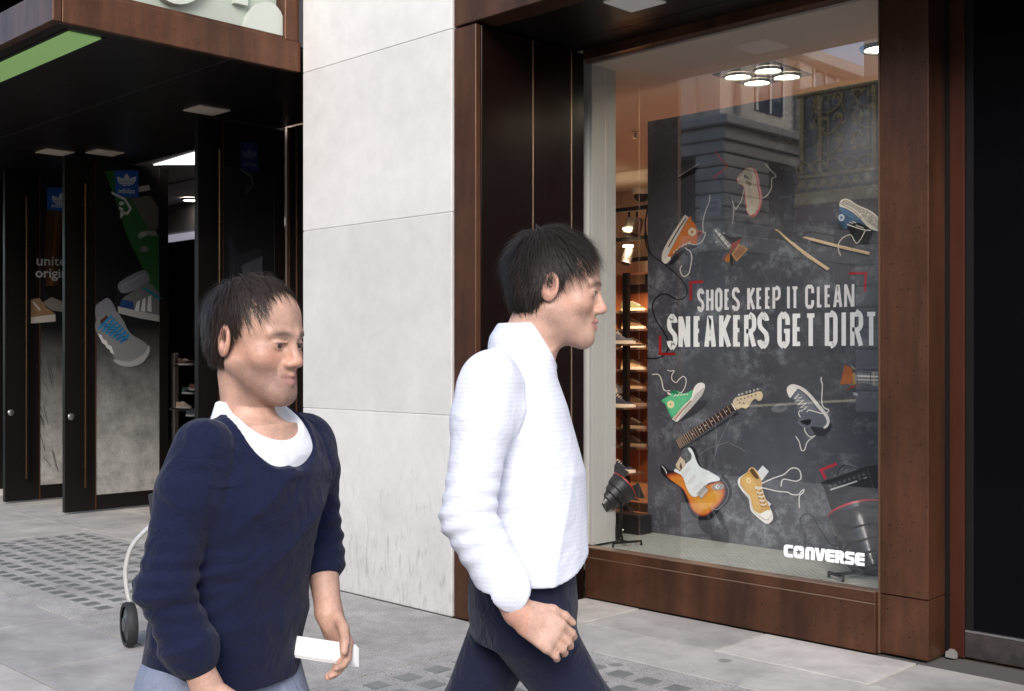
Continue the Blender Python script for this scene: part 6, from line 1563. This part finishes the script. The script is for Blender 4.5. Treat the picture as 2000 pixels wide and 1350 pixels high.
def fabric(name, col, col2, rough=.85, sc=500, wv=.25, stripes=None, crease=.7):
    m = bpy.data.materials.new(name); m.use_nodes = True; N = m.node_tree.nodes; L = m.node_tree.links; p = N["Principled BSDF"]
    tc = N.new("ShaderNodeTexCoord"); n = N.new("ShaderNodeTexNoise"); n.inputs["Scale"].default_value = 7; n.inputs["Detail"].default_value = 6; L.new(tc.outputs["Object"], n.inputs[0])
    mx = N.new("ShaderNodeMix"); mx.data_type = 'RGBA'; L.new(n.outputs["Fac"], mx.inputs[0]); mx.inputs[6].default_value = (*col, 1); mx.inputs[7].default_value = (*col2, 1)
    L.new(mx.outputs[2], p.inputs["Base Color"]); p.inputs["Roughness"].default_value = rough; p.inputs["Specular IOR Level"].default_value = .2; p.inputs["Sheen Weight"].default_value = .08
    if stripes:
        w = N.new("ShaderNodeTexWave"); w.bands_direction = 'Z'; w.inputs["Scale"].default_value = stripes[0]; w.inputs["Distortion"].default_value = .5; w.inputs["Detail"].default_value = 1; L.new(tc.outputs["Object"], w.inputs[0])
        rs_ = N.new("ShaderNodeMapRange"); rs_.inputs[1].default_value = .80; rs_.inputs[2].default_value = .95; rs_.inputs[4].default_value = stripes[1]; L.new(w.outputs["Fac"], rs_.inputs[0])
        m2 = N.new("ShaderNodeMix"); m2.data_type = 'RGBA'; L.new(rs_.outputs[0], m2.inputs[0]); L.new(mx.outputs[2], m2.inputs[6]); m2.inputs[7].default_value = (*stripes[2], 1); L.new(m2.outputs[2], p.inputs["Base Color"])
    b1 = N.new("ShaderNodeTexNoise"); b1.inputs["Scale"].default_value = 14; b1.inputs["Detail"].default_value = 5; b1.inputs["Distortion"].default_value = 1.2; L.new(tc.outputs["Object"], b1.inputs[0])
    bu = N.new("ShaderNodeBump"); bu.inputs["Strength"].default_value = crease; bu.inputs["Distance"].default_value = .022; L.new(b1.outputs["Fac"], bu.inputs["Height"])
    b2 = N.new("ShaderNodeTexNoise"); b2.inputs["Scale"].default_value = sc; L.new(tc.outputs["Object"], b2.inputs[0])
    bv = N.new("ShaderNodeBump"); bv.inputs["Strength"].default_value = wv; bv.inputs["Distance"].default_value = .001; L.new(b2.outputs["Fac"], bv.inputs["Height"]); L.new(bu.outputs[0], bv.inputs["Normal"]); L.new(bv.outputs[0], p.inputs["Normal"])
    return m
DIRR = math.atan2(RV.y, RV.x)
def local(u, v, t, base, rz):
    """photo pixel at depth t -> a person's own frame"""
    w = atD(u, v, t) - Vector(base); c, s_ = math.cos(-rz), math.sin(-rz)
    return np.array((w.x * c - w.y * s_, w.x * s_ + w.y * c, w.z))

def shoes_legs(B, hipL, hipR, kneeL, kneeR, ankL, ankR, r=(.068, .055, .038)):
    for h, k_, a in ((hipL, kneeL, ankL), (hipR, kneeR, ankR)):
        B.cone(h, k_, r[0], r[1], .02); B.cone(k_, a, r[1] * .95, r[2], .02)
        B.cone(a, (a[0], a[1] + .13, .035), .042, .03, .03); B.cone((a[0], a[1] - .04, .035), (a[0], a[1] + .1, .03), .032, .03, .02)

# ---------------------------------------------------------------- person in the navy sweater: three-quarter front, walking to the right
tA = 2.32
bA = atD(498, 700, tA); bA.z = 0
fA = DIRR - R(33)                                   # heading: mostly to the right of the picture, a little towards the camera
rzA = fA - R(90)
A = thing("person", "person in a loose navy sweater over a white t-shirt, sleeves rolled, striding along", "person", tuple(bA), rzA)
LA = lambda u, v, dt=0.0: local(u, v, tA + dt, bA, rzA)
hcA = LA(500, 662); TA = yawM(R(6)) @ np.array(((1, 0, 0), (0, math.cos(R(-6)), -math.sin(R(-6))), (0, math.sin(R(-6)), math.cos(R(-6)))))
shR = LA(388, 862, -.13); shL = LA(600, 850, .15)
elR = LA(322, 1150, -.17); wrR = LA(405, 1345, -.16)
elL = LA(622, 1050, .19); wrL = LA(642, 1196, .10)
cx = (shR + shL) / 2
B = SDF((-.48, -.42, -.0), (.48, .52, 1.75), .60, .0055, .0048, .011, (hcA, (.105, .13, .15)))
head_shapes(B, hcA, TA)
nk = hcA + TA @ np.array((0, -.03, -.075)); nb = np.array((cx[0] * .5, cx[1] - .01, cx[2] + .02))
B.cone(nk, nb, .048, .054, .03)
B.loft([(.80, 0, -.10, .135, .09), (1.0, 0, -.07, .13, .09), (1.15, 0, -.03, .14, .095), (cx[2] - .03, cx[0], cx[1] * .6, .15, .09), (cx[2] + .03, cx[0], cx[1] * .6, .09, .07)], .04)
for s0, e0, w0 in ((shR, elR, wrR), (shL, elL, wrL)): B.cone(s0 + (cx - s0) * .12 - np.array((0, 0, .03)), e0, .044, .041, .03); B.cone(e0, w0, .040, .027, .02)
hipz = .84
shoes_legs(B, (-.085, -.10, hipz), (.085, -.10, hipz), (-.09, .16, .47), (.09, -.08, .45), (-.09, .26, .09), (.09, -.34, .13))
hand(B, wrR, (wrR - elR) * np.array((1, 1, 1)) + np.array((0, .06, 0)), (.9, .2, .2), 1, 1.0, .5)
hand(B, wrL, (wrL - elL) + np.array((-.02, .05, -.03)), (-.9, .2, .1), -1, 1.0, .75)
meA, VA = B.mesh("person"); VA = relax(meA, VA, 1, .35)
skinA = (.50, .30, .225)
paint(meA, face_paint(VA, hcA, TA, skinA, (.36, .17, .15), (.05, .035, .03), .45))
put("body", meA, SKIN, A)
eyes(A, hcA, TA, (.12, -.03))
hair(A, hcA, TA, lambda x, y, z: np.maximum(np.maximum(y - .055 + .9 * (z < .06) * (y > -.005) * 1.0 * (.06 - z), (-.055 - z) + .9 * (y > -.02) * (y + .02)), (y > -.03) * (y + .03) * .0 + (z < .045) * (y > .018) * .05 - .05 * 0 - (1 - (z < .045) * (y > .018)) * .2), .034, 14000, 4, .42, .6, mat('brown_hair', (.030, .019, .014), .5, 0, .35))
# t-shirt
Tt = SDF((-.32, -.25, 1.0), (.32, .3, 1.55), -9, .0036, .0036)
Tt.loft([(1.02, 0, -.06, .14, .10), (1.18, 0, -.015, .160, .11), (cx[2] - .03, cx[0], cx[1] * .6, .158, .098), (cx[2] + .035, cx[0], cx[1] * .6, .10, .082), (cx[2] + .075, nb[0], nb[1] * .8, .075, .07)], .03)
nc = np.array((nb[0], nb[1] + .055, nb[2] + .045)); Tt.ell(nc, (.085, .10, .052), .006, np.array(((1, 0, 0), (0, math.cos(R(28)), math.sin(R(28))), (0, -math.sin(R(28)), math.cos(R(28))))), sub=True)
Tt.add(folds(.003, 2)); meT, VT = Tt.mesh("t_shirt"); relax(meT, VT, 3, .45); put("t_shirt", meT, fabric("white_cotton", (.78, .78, .80), (.72, .73, .76), sc=700, crease=.25), A)
# sweater
Sw = SDF((-.40, -.34, .76), (.42, .44, 1.52), -9, .0036, .0036)
hem = .83
Sw.loft([(hem, 0, -.10, .188, .146), (.90, 0, -.088, .182, .142), (1.05, 0, -.055, .174, .138), (1.2, 0, -.018, .176, .136), (cx[2] - .07, cx[0], cx[1] * .6, .178, .118), (cx[2] - .01, cx[0], cx[1] * .6, .150, .10), (cx[2] + .03, cx[0], cx[1] * .6, .112, .09), (cx[2] + .06, cx[0], cx[1] * .6, .08, .08)], .05)
for s0, e0, w0, c_ in ((shR, elR, wrR, .62), (shL, elL, wrL, .28)):
    s1 = s0 + (cx - s0) * .06; m1 = s0 + (e0 - s0) * .35
    Sw.cone(s1 - np.array((0, 0, .012)), m1, .060, .064, .05); Sw.cone(m1, e0, .062, .055, .012); w1 = e0 + (w0 - e0) * c_; Sw.cone(e0, w1, .056, .050, .012)
    d_ = (w0 - e0) / np.linalg.norm(w0 - e0)
    for q in range(3): c1 = w1 - d_ * (.0 + .03 * q); Sw.cone(c1, c1 + d_ * .004, .0555 - .001 * q, .0555, .006)
ca_, sa_ = math.cos(R(38)), math.sin(R(38)); nq = np.array((nb[0], nb[1] + .075, nb[2] + .015))
def rib(X, Y, Z):                                   # knitted band round the neck opening
    y, z = Y - nq[1], Z - nq[2]; a = (X - nq[0]) / .092; b = (y * ca_ - z * sa_) / .135; c = (y * sa_ + z * ca_) / .062
    d = (np.sqrt(a * a + b * b + c * c) - 1) * .085
    return -(.0035 + .0008 * np.sin(60 * np.arctan2(b, a + 1e-6))) * np.exp(-((d - .010) / .0085) ** 4)
Sw.add(rib)
Sw.ell(nq, (.092, .135, .062), .002, np.array(((1, 0, 0), (0, math.cos(R(38)), math.sin(R(38))), (0, -math.sin(R(38)), math.cos(R(38))))), sub=True)
Sw.cone(nb + np.array((0, -.0, -.02)), nb + np.array((0, 0, .2)), .066, .07, .006, sub=True)
for s0, e0, w0 in ((shR, elR, wrR), (shL, elL, wrL)): Sw.add(tailoring(s0, cx, e0, w0))
Sw.add(folds(.010, 1, .8)); Sw.cut(lambda X, Y, Z: (hem + .015 * np.sin(9 * X)) - Z + 0 * X * Y)
meS, VS = Sw.mesh("sweater"); relax(meS, VS, 3, .45); put("sweater", meS, fabric("navy_knit", (.0045, .0065, .026), (.007, .010, .036), .9, 380, .5), A)
# jeans
Je = SDF((-.3, -.52, .05), (.3, .5, .98), -9, .007, .009)
Je.loft([(.72, 0, -.10, .165, .12), (.84, 0, -.10, .174, .125), (.96, 0, -.08, .160, .115)], .04)
for h, k_, a in (((-.085, -.10, .82), (-.09, .16, .47), (-.09, .26, .11)), ((.085, -.10, .82), (.09, -.08, .45), (.09, -.33, .15))): Je.cone(h, k_, .098, .078, .05); Je.cone(k_, a, .078, .062, .02)
Je.add(folds(.004, 5)); meJ, VJ = Je.mesh("jeans"); relax(meJ, VJ, 1, .4); put("jeans", meJ, fabric("faded_denim", (.16, .19, .27), (.22, .25, .33), .85, 900, .5), A)
# white folded paper held in the leading hand
hp = LA(622, 1272, .055)
ux = LA(700, 1284, .055) - LA(540, 1260, .055); ux /= np.linalg.norm(ux); uz = np.array((0, 0, 1.0)); pm = MB()
for k in range(3):
    o = np.array((.004 * k, 0, .004 * k)); q = [hp + o - ux * .085 - uz * .020, hp + o + ux * .085 - uz * .020, hp + o + ux * .085 + uz * .020, hp + o - ux * .085 + uz * .020]
    pm.prism([tuple(a) for a in q], (.0015, 0, 0))
po = pm.mesh("folded_paper"); ob = put("folded_paper", po, mat("paper_white", (.8, .8, .8), .7), A); ob.parent = None
ob.location = bA; ob.rotation_euler = (0, 0, rzA); tag(ob, "narrow white folded paper held in the leading hand of the navy sweater walker", "paper")

# ---------------------------------------------------------------- man in the white shirt, seen from the side and a little behind
tB = 2.52
bB_ = atD(1020, 700, tB); bB_.z = 0
rzB = DIRR + R(10) - R(90)
Bp = thing("person", "person in an untucked white shirt with rolled sleeves and dark jeans striding past the window", "person", tuple(bB_), rzB)
LBf = lambda u, v, dt=0.0: local(u, v, tB + dt, bB_, rzB)
hcB = LBf(1085, 560); TB = yawM(R(-12)) @ np.array(((1, 0, 0), (0, math.cos(R(-8)), -math.sin(R(-8))), (0, math.sin(R(-8)), math.cos(R(-8)))))
shR = LBf(958, 735, -.185); shL = LBf(1040, 725, .18)
elR = LBf(912, 1010, -.235); wrR = LBf(1012, 1195, -.265)
elL = LBf(1030, 980, .25); wrL = LBf(1050, 1120, .20)
cx = (shR + shL) / 2
B = SDF((-.48, -.62, 0), (.48, .62, 1.85), .62, .0055, .0048, .011, (hcB, (.105, .13, .15)))
head_shapes(B, hcB, TB)
nk = hcB + TB @ np.array((0, -.03, -.075)); nb = np.array((cx[0], cx[1] + .03, cx[2] + .05))
B.cone(nk, nb, .056, .062, .03)
B.loft([(.90, 0, 0, .135, .095), (1.06, 0, 0, .13, .09), (1.22, 0, 0, .14, .09), (cx[2] - .02, cx[0], cx[1], .15, .07), (cx[2] + .04, cx[0], cx[1] + .01, .09, .07)], .04)
for s0, e0, w0 in ((shR, elR, wrR), (shL, elL, wrL)): B.cone(s0 + (cx - s0) * .12 - np.array((0, 0, .03)), e0, .047, .043, .03); B.cone(e0, w0, .042, .029, .02)
hz = .93
kneeB, ankB = LBf(912, 1400, .06), LBf(850, 1900, .06); kneeF, ankF = LBf(1150, 1400, -.06), LBf(1200, 1960, -.06)
ankB[2] = .16; ankF[2] = .09
shoes_legs(B, (-.09, 0, hz), (.09, 0, hz), kneeF if kneeF[0] < kneeB[0] else kneeB, kneeB if kneeF[0] < kneeB[0] else kneeF, ankF if kneeF[0] < kneeB[0] else ankB, ankB if kneeF[0] < kneeB[0] else ankF)
hand(B, wrR, (wrR - elR) + np.array((0, .10, .05)), (.9, .1, .25), 1, .97, .85)
hand(B, wrL, (wrL - elL), (-.9, 0, .1), -1, 1.05, .6)
meB, VB = B.mesh("person"); VB = relax(meB, VB, 1, .35)
paint(meB, face_paint(VB, hcB, TB, (.52, .32, .245), (.42, .18, .16), (.05, .035, .03), .18))
put("body", meB, SKIN, Bp)
eyes(Bp, hcB, TB, (.0, -.05))
hair(Bp, hcB, TB, lambda x, y, z: np.maximum(np.maximum(y - .066 + .9 * (z < .06) * (y > -.005) * (.06 - z), (-.07 - z) + .9 * (y > -.03) * (y + .03)), (z < .04) * (y > .014) * .05 - (1 - (z < .04) * (y > .014)) * .2), .044, 14000, 9, .42)
Sh = SDF((-.42, -.38, .80), (.42, .46, 1.62), -9, .0036, .0036)
Sh.loft([(1.00, 0, 0, .200, .150), (1.10, 0, 0, .195, .145), (1.25, 0, 0, .195, .142), (cx[2] - .07, cx[0], cx[1] * .9, .186, .12), (cx[2] - .01, cx[0], cx[1] * .95, .155, .10), (cx[2] + .035, cx[0], cx[1] + .008, .112, .09), (cx[2] + .055, cx[0], cx[1] + .012, .085, .078)], .05)
for s0, e0, w0, c_ in ((shR, elR, wrR, .70), (shL, elL, wrL, .5)):
    s1 = s0 + (cx - s0) * .05; m1 = s0 + (e0 - s0) * .35; Sh.cone(s1 - np.array((0, 0, .010)), m1, .062, .066, .05); Sh.cone(m1, e0, .064, .058, .012); w1 = e0 + (w0 - e0) * c_; Sh.cone(e0, w1, .059, .050, .012)
    d_ = (w0 - e0) / np.linalg.norm(w0 - e0)
    for q in range(2): c1 = w1 - d_ * .034 * q; Sh.cone(c1, c1 + d_ * .012, .0550 - .002 * q, .0550, .004)
Sh.cut(lambda X, Y, Z: np.where(np.abs(X) < .11, .6 * (Z - (nb[2] + .055 - 1.5 * np.maximum(0, Y - nb[1]))), -1))
for s0, e0, w0 in ((shR, elR, wrR), (shL, elL, wrL)): Sh.add(tailoring(s0, cx, e0, w0))
Sh.add(folds(.012, 3, .9))
Sh.cut(lambda X, Y, Z: np.where((np.abs(X) < .28), (1.06 + .045 * np.cos(np.clip(np.arctan2(X, Y + 1e-4) * 2, -6, 6)) * .8) - Z, -1) * 1.0)
Sh.cone(nb + np.array((0, .0, -.02)), nb + np.array((0, .02, .2)), .064, .07, .005, sub=True)
Sh.ell(nb + np.array((0, .09, .0)), (.035, .07, .075), .01, sub=True)
meH, VH = Sh.mesh("shirt"); relax(meH, VH, 2, .45)
SHF = fabric("white_shirt_cotton", (.66, .68, .76), (.60, .62, .71), .8, 800, .3, (34, .35, (.46, .48, .62)), .26); so_ = put("shirt", meH, SHF, Bp)
Co = SDF((-.14, -.14, 1.35), (.14, .18, 1.65), -9, .0035, .0035); cn = nb + np.array((0, .005, .025)); ax_ = (nk - nb) / np.linalg.norm(nk - nb)
Co.cone(cn - ax_ * .02, cn + ax_ * .038, .084, .070, .004);
Co.ell(cn + np.array((0, .085, .02)), (.022, .05, .09), .006, sub=True)
for sx in (-1, 1): Co.cone(cn + np.array((sx * .030, .066, .018)), cn + np.array((sx * .045, .088, -.055)), .013, .008, .012)
Co.cut(lambda X, Y, Z: .6 * (Z - (cn[2] + .036 - 1.5 * np.maximum(0, Y - (cn[1] - .005)))) + 0 * X)
meC, VC = Co.mesh("collar"); relax(meC, VC, 3, .45); put("collar", meC, SHF, so_)
Je = SDF((-.32, -.62, .05), (.32, .62, 1.12), -9, .006, .007)
Je.loft([(.88, 0, 0, .165, .115), (.95, 0, 0, .172, .122), (1.08, 0, 0, .160, .115)], .04)
kl, kr = (kneeF, kneeB) if kneeF[0] < kneeB[0] else (kneeB, kneeF); al, ar = (ankF, ankB) if kneeF[0] < kneeB[0] else (ankB, ankF)
for h, k_, a in (((-.09, 0, .92), kl, al), ((.09, 0, .92), kr, ar)): Je.cone(h, k_, .088, .068, .012); Je.cone(k_, np.array(a) + (0, 0, .03), .072, .060, .02)
Je.add(folds(.005, 7)); meK, VK = Je.mesh("jeans"); relax(meK, VK, 1, .4); put("jeans", meK, fabric("indigo_denim", (.006, .008, .024), (.011, .014, .036), .85, 900, .5), Bp)
SHOE_L = mat("black_leather", (.012, .011, .011), .35)
for own, pts in ((A, ((-.09, .26, .09), (.09, -.34, .13))), (Bp, (al, ar))):
    for a in pts:
        Fz = SDF((a[0] - .09, a[1] - .12, -.0), (a[0] + .09, a[1] + .24, .16), -9, .005, .005); z0 = max(.0, a[2] - .09)
        Fz.cone((a[0], a[1] - .03, .05 + z0), (a[0], a[1] + .14, .04 + z0 * .5), .047, .042, .03); Fz.cone((a[0], a[1], a[2] - .01), (a[0], a[1] + .03, .06 + z0), .046, .05, .03)
        m_, v_ = Fz.mesh("shoe"); relax(m_, v_, 1, .4); put("shoe", m_, SHOE_L, own)

# ---------------------------------------------------------------- pushchair standing behind the navy sweater walker
wb = onZ(252, 1263, 0.0)
PC = thing("pushchair", "black pushchair with a pale frame standing mostly behind the navy sweater walker", "pushchair", (wb.x, wb.y, 0), 0)
fw = RV.copy(); sdv = DV.copy()
FR = mat("pale_tube", (.55, .54, .52), .35, .3); TY = mat("tyre_rubber", (.015, .015, .016), .7)
for i, (df, ds) in enumerate(((0, 0), (0, .5), (.62, .05), (.62, .45))):
    r_ = .115 if df == 0 else .09
    c = wb + fw * df + sdv * ds + Vector((0, 0, r_)); q = ((sdv * .5 + fw * .86) if df == 0 else (sdv * .86 + fw * .5)).normalized().to_track_quat('Z', 'Y').to_matrix().to_4x4()
    w_ = MB().lathe([(r_ * .8, -.022), (r_ * .93, -.026), (r_, -.012), (r_, .012), (r_ * .93, .026), (r_ * .8, .022)], Matrix.Translation(c) @ q, 28).build("wheel", TY, PC)
    MB().lathe([(0, -.03), (r_ * .3, -.03), (r_ * .38, -.02), (r_ * .78, -.012), (r_ * .78, .012), (r_ * .3, .024), (0, .026)], Matrix.Translation(c) @ q, 24).build("hub", mat("grey_hub", (.05, .05, .052), .4), w_)
for ds in (0.03, .47):
    p0 = wb + sdv * ds
    MB().tube(smooth_open([tuple(p0 + fw * .02 + Vector((0, 0, .14))), tuple(p0 - fw * .02 + Vector((0, 0, .28))), tuple(p0 - fw * .025 + Vector((0, 0, .42))), tuple(p0 + fw * .03 + Vector((0, 0, .55))), tuple(p0 - fw * .0 + fw * .22 + Vector((0, 0, .72)))]), .012, 10).build("frame_tube", FR, PC)
    MB().tube([p0 + fw * .05 + Vector((0, 0, .28)), p0 + fw * .62 + Vector((0, 0, .12))], .012, 8).build("frame_tube", FR, PC)
    MB().tube([p0 + fw * .22 + Vector((0, 0, .70)), p0 + fw * .28 + Vector((0, 0, .80)), p0 + fw * .30 + Vector((0, 0, .83))], .012, 8).build("handle_tube", BLACKM, PC)
MB().tube([wb + sdv * .03 + fw * .30 + Vector((0, 0, .82)), wb + sdv * .47 + fw * .30 + Vector((0, 0, .82))], .014, 8).build("handle_bar", BLACKP, PC)
st_ = MB(); o_ = wb + sdv * .06 + fw * .12
st_.prism([tuple(o_ + Vector((0, 0, .38))), tuple(o_ + fw * .42 + Vector((0, 0, .34))), tuple(o_ + fw * .42 + Vector((0, 0, .40))), tuple(o_ + fw * .06 + Vector((0, 0, .45))), tuple(o_ + fw * .0 + Vector((0, 0, .78))), tuple(o_ - fw * .04 + Vector((0, 0, .78)))], tuple(sdv * .38)); st_.build("seat", mat("black_canvas", (.02, .02, .026), .9), PC)
